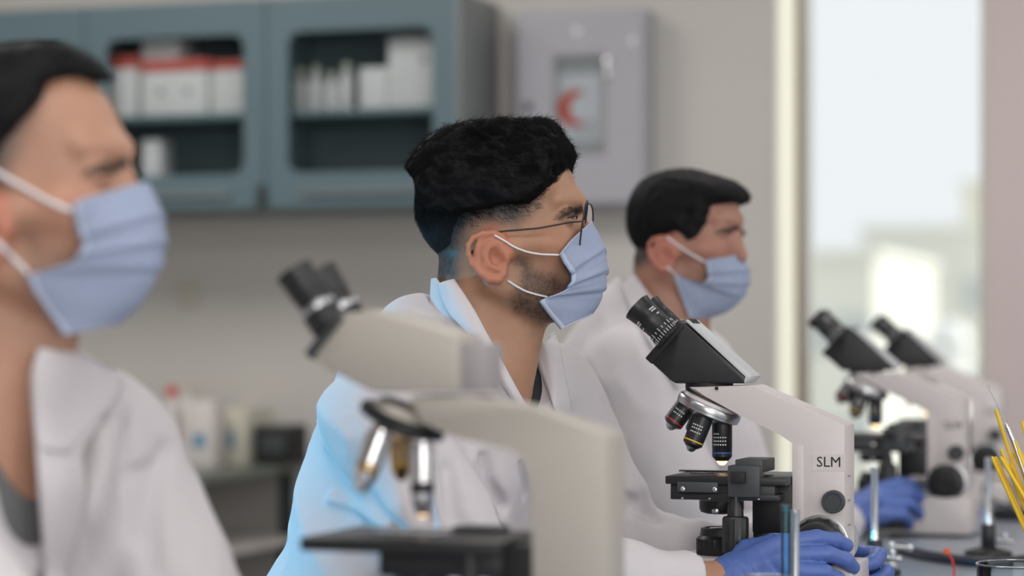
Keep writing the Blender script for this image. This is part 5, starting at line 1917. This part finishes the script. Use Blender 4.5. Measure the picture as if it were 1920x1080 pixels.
def collar_ring(man, coat, f_out, pA, pB, h=.003):
    """standing collar round the neck, cut by the plane of the open front"""
    d_ = Vector((pB.x - pA.x, 0, pB.z - pA.z)).normalized()
    n_ = Vector((-d_.z, 0, d_.x))
    if n_.x < 0: n_ = -n_

    def f(x, y, z):
        s_ = f_out(x, y, z)
        g = np.maximum(s_ - .001, -s_ - .0035)
        pl = (x - pA.x) * n_.x + (z - pA.z) * n_.z
        g = smax(g, pl, .002)
        g = smax(g, z - (pA.z + .004), .003)
        return smax(g, (pA.z - .15) - z, .002)
    V, Q = sdf_mesh(f, np.arange(pA.x - .12, pA.x + .22, h), np.arange(-.13, .13, h), np.arange(pA.z - .17, pA.z + .03, h))
    return mesh_vq('collar_stand', V, Q, M['coat'], coat)


ring2 = lambda x, y, z: cap(x, y, z, rA, rB, .060, .088)
collar_ring(m2, coat2, ring2, q(838, 526, 0), q(1005, 770, 0))
cw = lambda x, y, z: smin(cs(x, y, z), ring2(x, y, z), .012)
col_in = [(852, 523), (872, 552), (893, 585), (915, 627), (938, 668), (962, 714), (992, 768), (1020, 810), (1040, 850)]
col_out = [(822, 532), (826, 560), (842, 590), (868, 614), (893, 640), (915, 676), (938, 712), (975, 770), (1015, 845)]
drape('collar', m2, cw, col_in, col_out, M['coat'], coat2, off=.004, n=40, ns=9, th=.0035, bulge=.006, y0=-.35)

# far lapel seen across the open neck
drape('far_lapel', m2, cf2, [(1002, 655), (1012, 690), (1027, 730), (1046, 784)], [(1040, 622), (1052, 655), (1058, 692), (1076, 784)], M['coat'], coat2, off=.003, n=24, ns=8, th=.003, y0=-.12)


# ================================================================== the other two men
def generic_J(man, rel=23, seat=None):
    """joints of a seated man leaning to the bench; rel = trunk turned towards the camera relative to his face"""
    zo = man.zo
    N = Vector((-.036, 0, zo - .118))
    a = math.radians(rel)
    lat = Vector((math.sin(a), math.cos(a), 0))
    return dict(neck=N, chest=Vector((-.072, 0, zo - .240)), pelvis=Vector((-.19, 0, .58)),
                Rsh=N - lat * .160 + Vector((0, 0, -.070)), Lsh=N + lat * .160 + Vector((0, 0, -.070))), Vector((math.cos(a), -math.sin(a), 0)), lat


def short_hair(man, root, topP, th_top, name_m, th=.006, shell=None, h=.0035, n=3000, quiff=None):
    def f(x, y, z, det=True):
        hx, hy, hz = man.tohead(x, y, z)
        hd = head_sdf(hx, hy, hz, ears=False, socket=False)
        P2 = poly2(hx, hz, topP)
        nn = .0016 * (1 - 2 * np.abs(noise3(hx * 60, hy * 80, hz * 60, 31))) if det else 0
        t = hd - th - th_top * sstep(.05, .12, hz) - nn
        if shell is not None:
            t = smin(t, ell(hx, np.abs(hy), hz, shell[0], shell[1]) - nn, .01)
        edge = sstep(0, -.02, P2)
        t = t + (th + .001) * (1 - edge)
        return smax(t, P2 - nn, .005)
    c = man.fromhead((0, 0, .06))
    V, Q = sdf_mesh(f, np.arange(c.x - .15, c.x + .15, h), np.arange(c.y - .1, c.y + .1, h), np.arange(c.z - .12, c.z + .13, h))
    ho = mesh_vq('hair', V, Q, name_m, root)
    fl = lambda P: np.stack([np.ones(len(P)), np.zeros(len(P)), -.2 * np.ones(len(P))], 1)
    hs = hairs_from(lambda x, y, z: f(x, y, z, False), V, n, .012, fl, .003, .0003, 'hair_strands', name_m, ho, K=3, jitter=.6)
    tag(hs, kind='stuff')
    return ho


HANG = ((20, 30, 20), (24, 34, 22), (28, 36, 24), (30, 38, 24))
# ---- nearest man, at the left edge
m1 = Man(30, 431, 2.06, -12)
q = m1.fr.q
J1, f1, l1 = generic_J(m1, 23)
rw = w2m(m1, sworld(GF, 640, 1290, -.15)); lw = w2m(m1, sworld(GF, 955, 1245, .12))
J1['Rel'] = q(10, 1290, -.24); J1['Lel'] = q(372, 1235, .12)
J1['Lsh'] = J1['neck'] + l1 * .148 + Vector((0, 0, -.082))
J1['Rwr'] = rw; J1['Lwr'] = lw
hp = m1.hp
N1 = J1['neck']
hair1 = [hp(a, c, y) for a, c, y in ((214, 152, 0), (165, 139, -.03), (112, 130, -.05), (68, 149, -.060), (62, 185, -.066), (28, 234, -.072), (6, 262, -.073), (-20, 330, -.074), (-60, 440, -.07), (-110, 520, -.04), (-240, 480, 0), (-300, 200, 0), (-150, 20, 0), (100, 20, 0), (225, 100, 0))]
fade1 = [hp(a, c, y) for a, c, y in ((214, 158, 0), (165, 145, -.03), (112, 140, -.05), (85, 160, -.060), (80, 200, -.066), (55, 255, -.072), (30, 330, -.073), (10, 400, -.074), (-40, 470, -.07), (-110, 560, -.04), (-240, 480, 0), (-300, 200, 0), (-150, 20, 0), (100, 20, 0), (225, 100, 0))]
N1z = N1
R1_ = dict(o=rw, x=sdir(m1, GF, (.95, .0, -.10)), z=sdir(m1, GF, (.1, -.25, .95)), curls=HANG, thumb=TH, h=.0035)
L1_ = dict(o=lw, x=sdir(m1, GF, (.95, -.15, -.05)), z=sdir(m1, GF, (.1, .80, .50)), curls=((20, 60, 40),) * 4, thumb=TH, h=.0035)
Z = lambda v: Vector((0, 0, v))
spec1 = dict(R=R1_, L=L1_, cols=std_cols((.45, .245, .165), beard2, fade1, brow2, .38, (.06, .045, .038)), tee_mat=M['tee_grey'],
             opening=([N1 + Z(.10), N1 + f1 * .03 + Z(.03), N1 + f1 * .10 + Z(-.07), N1 + f1 * .135 + Z(-.16), N1 + f1 * .15 + Z(-.27)], [.072, .078, .066, .050, .022]),
             tee_open=([N1 + Z(.03), N1 + f1 * .05 + Z(-.01), N1 + f1 * .10 + Z(-.10)], [.085, .082, .028]),
             hump=([N1 + Vector((-.03, 0, .045)), N1 + Vector((-.045, 0, 0)), N1 + Vector((-.08, 0, -.07))], [.052, .075, .09]),
             coat_h=.0055, cuff=.03, coat_lo=.60,
             folds=[([(222, 755), (228, 830), (233, 911), (252, 1000)], .006, -2.5), ([(307, 849), (288, 900), (282, 960), (284, 1060)], .006, -2.5),
                    ([(232, 905), (255, 890), (272, 882)], .005, -2), ([(133, 832), (165, 804), (200, 770)], .004, -2),
                    ([(150, 900), (160, 980), (175, 1070)], .005, -2)])
man1, fh1, fb1, cs1, coat1, cf1 = build_man(m1, J1, spec1, 'man with cropped hair in a blue mask, nearest, at the left edge', fine=.0028)
stool(m1, J1, 'black round stool under the nearest man')
short_hair(m1, man1, hair1, .014, M['hair'], th=.0045)
mask1, _ = mask_mesh(m1, [(0, 274, 343), (.15, 290, 370), (.30, 301, 405), (.45, 305, 445), (.60, 301, 485), (.75, 288, 528), (.88, 262, 572), (1, 222, 607)],
                     [(0, 131, 390, -.056), (.15, 142, 415, -.0575), (.33, 153, 450, -.056), (.45, 154, 472, -.056), (.58, 138, 490, -.057), (.68, 95, 505, -.059), (.76, 49, 515, -.060), (.88, 78, 570, -.053), (1, 120, 628, -.044)], parent=man1)
cord('ear_loop', m1, fh1, [(-14, 318), (20, 338), (60, 360), (95, 380), (132, 395)], .0022, M['elastic'], mask1, off=.002, y0=-.12)
cord('ear_loop', m1, fh1, [(-10, 450), (10, 470), (30, 490), (52, 512)], .0022, M['elastic'], mask1, off=.002, y0=-.12)
drape('collar', m1, lambda x, y, z: smin(cs1(x, y, z), cap(x, y, z, N1 + Z(.12), N1 + Z(.01), .062, .085), .02),
      [(78, 652), (62, 700), (64, 750), (72, 815), (80, 840)], [(150, 662), (238, 702), (222, 750), (150, 826), (130, 850)], M['coat'], coat1, off=.004, n=26, ns=8, th=.006, y0=-.35, bulge=.003)
drape('lapel', m1, lambda x, y, z: cs1(x, y, z), [(64, 760), (72, 850), (79, 950), (84, 1020), (92, 1120)], [(196, 788), (148, 848), (168, 900), (150, 1000), (110, 1120)], M['coat'], coat1, off=.003, n=26, ns=8, th=.005, y0=-.35, bulge=.003)

# ---- third man, behind
m3 = Man(1277, 474, 3.88, -28, pitch=-8, scale=.935)
q = m3.fr.q
J3, f3_, l3 = generic_J(m3, -6)
rw = w2m(m3, sworld(f2, 1578, 984, -.115)); lw = w2m(m3, sworld(f2, 1700, 970, .125))
J3['Rel'] = q(1340, 1052, -.19); J3['Lel'] = q(1430, 1030, .21)
J3['Rwr'] = rw; J3['Lwr'] = lw
hp = m3.hp
N3 = J3['neck']
hair3 = [hp(a, c, y) for a, c, y in ((1396, 366, 0), (1382, 377, -.02), (1352, 379, -.045), (1326, 384, -.062), (1322, 414, -.068), (1300, 446, -.073), (1284, 455, -.074), (1262, 438, -.075), (1232, 450, -.075), (1222, 488, -.07), (1203, 510, -.04), (1188, 514, 0), (1180, 480, 0), (1180, 427, 0), (1189, 374, 0), (1209, 333, 0), (1243, 316, 0), (1284, 310, 0), (1325, 325, 0), (1366, 337, 0), (1388, 352, 0))]
fade3 = [(x_, z_ - .004) for x_, z_ in hair3[:12]] + hair3[12:]
R3_ = dict(o=rw, x=sdir(m3, SF, (.85, .02, .50)), z=sdir(m3, SF, (-.35, -.80, .45)), curls=((30, 30, 20), (36, 36, 24), (40, 40, 26), (44, 44, 28)), thumb=TH, h=.003)
L3_ = dict(o=lw, x=sdir(m3, SF, (.97, -.10, .05)), z=sdir(m3, SF, (.15, .85, .25)), curls=((20, 70, 45),) * 4, thumb=TH, h=.0035)
spec3 = dict(R=R3_, L=L3_, cols=std_cols((.40, .205, .150), beard2, fade3, brow2, .25, (.06, .04, .035)), tee_mat=M['tee_black'],
             opening=([N3 + Z(.10), N3 + f3_ * .03 + Z(.03), N3 + f3_ * .10 + Z(-.07), N3 + f3_ * .14 + Z(-.16)], [.070, .074, .058, .016]),
             tee_open=([N3 + Z(.03), N3 + f3_ * .05 + Z(-.01), N3 + f3_ * .10 + Z(-.07)], [.08, .075, .03]),
             hump=([N3 + Vector((-.03, 0, .045)), N3 + Vector((-.045, 0, 0)), N3 + Vector((-.08, 0, -.07))], [.052, .075, .09]),
             coat_h=.0065, cuff=.03)
man3, fh3, fb3, cs3, coat3, cf3 = build_man(m3, J3, spec3, 'blurred dark-haired man in blue mask behind the man in glasses', fine=.003)
stool(m3, J3, 'black round stool under the man farthest from the camera')
short_hair(m3, man3, hair3, .004, M['hair'], th=.008, shell=((.030, 0, .095), (.105, .066, .062)))
mask3, _ = mask_mesh(m3, [(0, 1387, 479), (.15, 1395, 492), (.30, 1401, 508), (.45, 1402, 528), (.60, 1396, 550), (.75, 1384, 570), (.88, 1360, 588), (1, 1328, 597)],
                     [(0, 1322, 490, -.056), (.15, 1326, 500, -.0575), (.33, 1328, 515, -.056), (.45, 1326, 528, -.056), (.58, 1312, 532, -.057), (.68, 1288, 522, -.059), (.76, 1263, 512, -.060), (.88, 1276, 552, -.053), (1, 1292, 594, -.044)], parent=man3)
cord('ear_loop', m3, fh3, [(1250, 444), (1268, 458), (1295, 476), (1323, 492)], .0016, M['elastic'], mask3, off=.0016, y0=-.12)
cord('ear_loop', m3, fh3, [(1250, 500), (1257, 506), (1266, 514)], .0016, M['elastic'], mask3, off=.0016, y0=-.12)
drape('collar', m3, lambda x, y, z: smin(cs3(x, y, z), cap(x, y, z, N3 + Z(.12), N3 + Z(.01), .060, .080), .02),
      [(1190, 514), (1212, 545), (1240, 580), (1262, 640), (1285, 700)], [(1165, 535), (1180, 575), (1205, 620), (1235, 670), (1272, 730)], M['coat'], coat3, off=.004, n=24, ns=7, th=.003, y0=-.35, bulge=.004)

# ------------------------------------------------------------------ small things on the bench
def at_bench(px, d, z=BZ):
    fr = Frame(px, d, z, -18)
    return fr.loc


def bpt(px, py, z=BZ):
    """bench point (height z) under a pixel"""
    d = (ZC - z) * FP / (py - HY)
    return at_bench(px, d, z)


def burner(px, d, label, ang=0.0):
    t = tag(empty('gas_burner', at_bench(px, d), ang), label, 'burner', 'laboratory gas burners on the bench')
    B().lathe((0, 0, 0), (0, 0, 1), [(.036, 0), (.038, .002), (.037, .008), (.016, .014), (.012, .016)], 40).make('base', M['black'], t)
    B().lathe((0, 0, .015), (0, 0, 1), [(.010, 0), (.0115, .003), (.0115, .032), (.0095, .036)], 28).make('air_collar', M['black'], t)
    B().lathe((0, 0, .048), (0, 0, 1), [(.0062, 0), (.0052, .008), (.0052, .104), (.0058, .105), (.0058, .108), (.0044, .108), (.0042, .09), (0, .09)], 28).make('barrel', M['chrome'], t)
    g = B().cyl((.008, 0, .024), (.040, 0, .024), .0038, seg=16, bev=.0006).make('gas_inlet', M['steel'], t)
    B().lathe((.026, 0, .022), (.026, 0, .040), [(.003, 0), (.003, .008), (.0055, .009), (.0055, .014), (.004, .015)], 16).make('valve_screw', M['chrome'], g)
    return t


burner(1652 - 12, 3.50, 'metal-barrelled gas burner just right of the sharp microscope')
burner(1853, 3.80, 'gas burner with round black foot before the farthest microscope')
burner(1490, 2.62, 'blurred gas burner barrel in front of the gloved hand on the knob')

# blue-tinted glass tube beside the near burner, in a small stand
p = at_bench(1474, 2.58)
t = tag(empty('glass_tube', p), 'upright blue-tinted glass tube in front of the sharp microscope', 'tube')
B().lathe((0, 0, .012), (0, 0, 1), [(0, 0), (.004, .001), (.0055, .004), (.0055, .150), (.0062, .152), (.0052, .152), (.0048, .146)], 24).make('tube', M['cyanglass'], t)
B().lathe((0, 0, 0), (0, 0, 1), [(.016, 0), (.016, .008), (.0075, .012), (.0075, .02), (.0058, .02)], 24).make('foot', M['black'], t)

# gas hose along the bench
pts = [bpt(1680, 1026, .758), bpt(1705, 1034, .758), bpt(1740, 1042, .758), bpt(1780, 1048, .758), bpt(1822, 1053, .758), bpt(1862, 1055, .758), bpt(1905, 1052, .758), bpt(1960, 1042, .758), bpt(2040, 1026, .758)]
sm = resample([tuple(p) for p in pts], 40)
b0 = Vector(sm[0])
t = tag(empty('gas_hose', b0), 'thick black rubber gas hose lying across the bench', 'hose')
B().tube([Vector(p) - b0 for p in sm], .0080, 14).make('hose', M['hose'], t)
e0, e1 = Vector(sm[0]), Vector(sm[1])
dv = (e0 - e1).normalized()
B().cyl(dv * -.004, dv * .018, .0088, seg=18, bev=.001).make('end_clip', M['steel'], t)

# chrome tap fitting by the hand
p = bpt(1672, 1060, BZ)
t = tag(empty('gas_tap', p), 'small chrome tap fitting behind the left gloved fingers', 'tap')
B().lathe((0, 0, 0), (0, 0, 1), [(.010, 0), (.010, .004), (.0045, .006), (.0045, .026), (.006, .027), (.006, .034), (.003, .036)], 20).make('stem', M['chrome'], t)
B().cyl((-.004, 0, .029), (.026, -.004, .027), .0026, seg=12).make('lever', M['chrome'], t)
B().lathe((.024, -.004, .027), (.034, -.005, .027), [(.003, 0), (.0048, .002), (.0048, .007), (.003, .009)], 16).make('lever_tip', M['chrome'], t)

# orange teat on a bent stalk
p = bpt(1788, 1092, BZ)
t = tag(empty('dropper', p), 'orange dropper bulb on a bent red stalk before the hose', 'dropper')
B().tube([(0, 0, .004), (.001, 0, .018), (-.002, 0, .032), (-.008, 0, .040)], .0016, 10).make('stalk', M['redcap'], t)
B().lathe((-.008, 0, .038), (-.011, 0, .048), [(.002, 0), (.0050, .002), (.0055, .006), (.0035, .010), (0, .011)], 18).make('bulb', M['orange'], t)
B().lathe((0, 0, 0), (0, 0, 1), [(.008, 0), (.008, .003), (.003, .005)], 18).make('foot', M['orange'], t)

# glass dish at the right corner
def glassware(name, px, d, r, h, label, cat, m=None):
    t = tag(empty(name, at_bench(px, d)), label, cat)
    B().lathe((0, 0, 0), (0, 0, 1), [(0, .001), (r * .9, .001), (r, .005), (r, h - .002), (r + .0018, h), (r - .0005, h + .0006), (r - .002, h - .003), (r - .002, .006), (r * .88, .003), (0, .003)], 56).make('wall', m or M['clear'], t)
    B().tube([((r + .0002) * math.cos(a), (r + .0002) * math.sin(a), h) for a in np.linspace(0, 2 * PI, 48, endpoint=False)], .0011, 8, closed=True).make('rim', M['lens'], t)
    return t
glassware('glass_dish', 1918, 2.90, .055, .071, 'wide clear glass dish cut by the bottom right corner', 'dish')
glassware('beaker', 1436, 2.50, .026, .094, 'clear beaker rim in front of the gloved wrist at the bottom edge', 'beaker')

# jar of yellow sticks
JP = at_bench(2012, 3.0)
t = tag(empty('stick_jar', JP), 'glass jar holding the yellow sticks, just outside the right edge', 'jar')
B().lathe((0, 0, 0), (0, 0, 1), [(0, .002), (.034, .002), (.037, .006), (.037, .085), (.034, .088), (.034, .09), (.032, .09), (.0335, .084), (.034, .008), (0, .006)], 40).make('wall', M['clear'], t)
tips = [(1867, 767, 0), (1860, 856, -.01), (1866, 856, .008), (1877, 842, -.004), (1890, 800, .012), (1917, 790, .0), (1896, 824, -.012), (1903, 826, .016), (1884, 862, .018), (1908, 842, -.016), (1894, 868, .002), (1915, 850, .02), (1901, 848, -.006), (1876, 856, -.018)]
words = ['tallest of the bundle, at its left', 'lowest and leftmost of the bundle', 'close beside the leftmost one', 'second row from the left', 'in the middle, behind the wire needle', 'upright one at the right picture edge', 'left of centre, in front', 'behind the centre of the bundle', 'low one at the back', 'front one near the right edge', 'short one in the middle', 'right rear one', 'one in the centre', 'low front one']
for i, (px, py, yy) in enumerate(tips):
    fr = Frame(px, 3.0 + yy, BZ, -18)
    v = fr.q(px, py, 0)
    tip = Vector((fr.loc.x, fr.loc.y, BZ + v.z))
    foot = JP + Vector((-.018 + .036 * ((i * 7) % 14) / 14, yy + .010 * math.sin(i * 2.1), .010))
    foot.x = JP.x + (-.020 + .0030 * i)
    d = (tip - foot)
    st = tag(empty('plastic_stick', foot), f'yellow plastic stick at the right edge, {words[i]}', 'stick', 'yellow sticks in the jar')
    L = d.length
    st.rotation_euler = d.to_track_quat('Z', 'Y').to_euler()
    d = Vector((0, 0, L))
    B().lathe((0, 0, 0), tuple(d), [(.0012, 0), (.0024, .002), (.0026, L * .5), (.0025, L - .004), (.0019, L - .001), (.0010, L)], 12).make('shaft', M['yellow'], st)
    if i % 2 == 0:
        B().lathe(tuple(d * .02), tuple(d), [(.0028, 0), (.0030, .004), (.0030, .02), (.0027, .022)], 12).make('grip', M['yellow'], st)
fr = Frame(1888, 3.0, BZ, -18)
a = Vector((*fr.loc.xy, BZ + fr.q(1884, 792, 0).z))
pt_ = lambda px, py: (lambda f_: Vector((f_.loc.x, f_.loc.y, BZ + f_.q(px, py, 0).z)))(Frame(px, 2.985, BZ, -18))
w0, w1, w2_ = pt_(1853, 726), pt_(1885, 793), pt_(1899, 826)
end = JP + Vector((-.002, -.024, .012))
t = tag(empty('wire_needle', end), 'thin steel wire needle in a knurled holder standing among the yellow sticks', 'needle')
B().tube([w1 - end, (w0 + w1) / 2 - end + Vector((.001, 0, 0)), w0 - end], .0005, 8).make('wire', M['steel'], t)
lp = w0 - end
B().tube([lp + Vector((.0022 * math.cos(a), 0, .0014 + .0014 * math.sin(a))) for a in np.linspace(0, 2 * PI, 14, endpoint=False)], .0004, 6, closed=True).make('wire_loop', M['steel'], t)
dv = w2_ - w1
b = B().lathe(w1 - end, w2_ - end, [(.0010, 0), (.0026, .003), (.0030, .006), (.0026, .008), (.0030, .010), (.0026, .012), (.0030, .015), (.0028, dv.length)], 18)
b.make('collet', M['chrome'], t)
B().cyl(w2_ - end, (0, 0, 0), .0020, .0022, seg=12).make('handle', M['steel'], t)

# cable coil and small box behind, at the right edge
p = bpt(1895, 975, BZ)
t = tag(empty('power_unit', p, .0), 'low black box with a looped cable at the right edge of the bench', 'power supply')
B().box((.01, 0, .012), (.085, .05, .022), bev=.004).make('body', M['black'], t)
loop = [(-.02 + .030 * math.cos(a), -.02 + .012 * math.sin(a), .045 + .028 * math.sin(a) + .004 * a) for a in np.linspace(-2.4, 3.6, 22)]
B().tube([(-.035, -.02, .018)] + loop + [(.0, .0, .022)], .0024, 8).make('cable', M['hose'], t)

# standing lamp that throws the cyan light, left of the picture
LP_ = Vector((-2.25, 2.15, .90)); LA = (Vector((-1.12, 2.72, .86)) - LP_).normalized()
t = tag(empty('spot_lamp', (LP_.x - LA.x * .06, LP_.y - LA.y * .06, 0)), 'black stand lamp throwing cyan light, left of the picture', 'lamp')
hd = Vector((0, 0, LP_.z))
B().lathe(hd - LA * .10, hd + LA * .04, [(.02, 0), (.045, .01), (.05, .05), (.055, .14), (.050, .14), (.045, .06), (0, .06)], 32).make('lamp_head', M['lampbody'], t)
B().lathe(hd - LA * .02, hd, [(.040, 0), (.040, .003), (0, .004)], 28).make('lamp_lens', M['lampcyan'], t)
B().lathe((0, 0, .02), (0, 0, 1), [(.012, 0), (.012, .50), (.009, .50), (.009, LP_.z - .07)], 18).make('pole', M['steel'], t)
for k in range(3):
    a = 2 * PI * k / 3
    B().tube([(0, 0, .16), (.12 * math.cos(a), .12 * math.sin(a), .10), (.24 * math.cos(a), .24 * math.sin(a), .010)], .008, 10).make('leg', M['lampbody'], t)
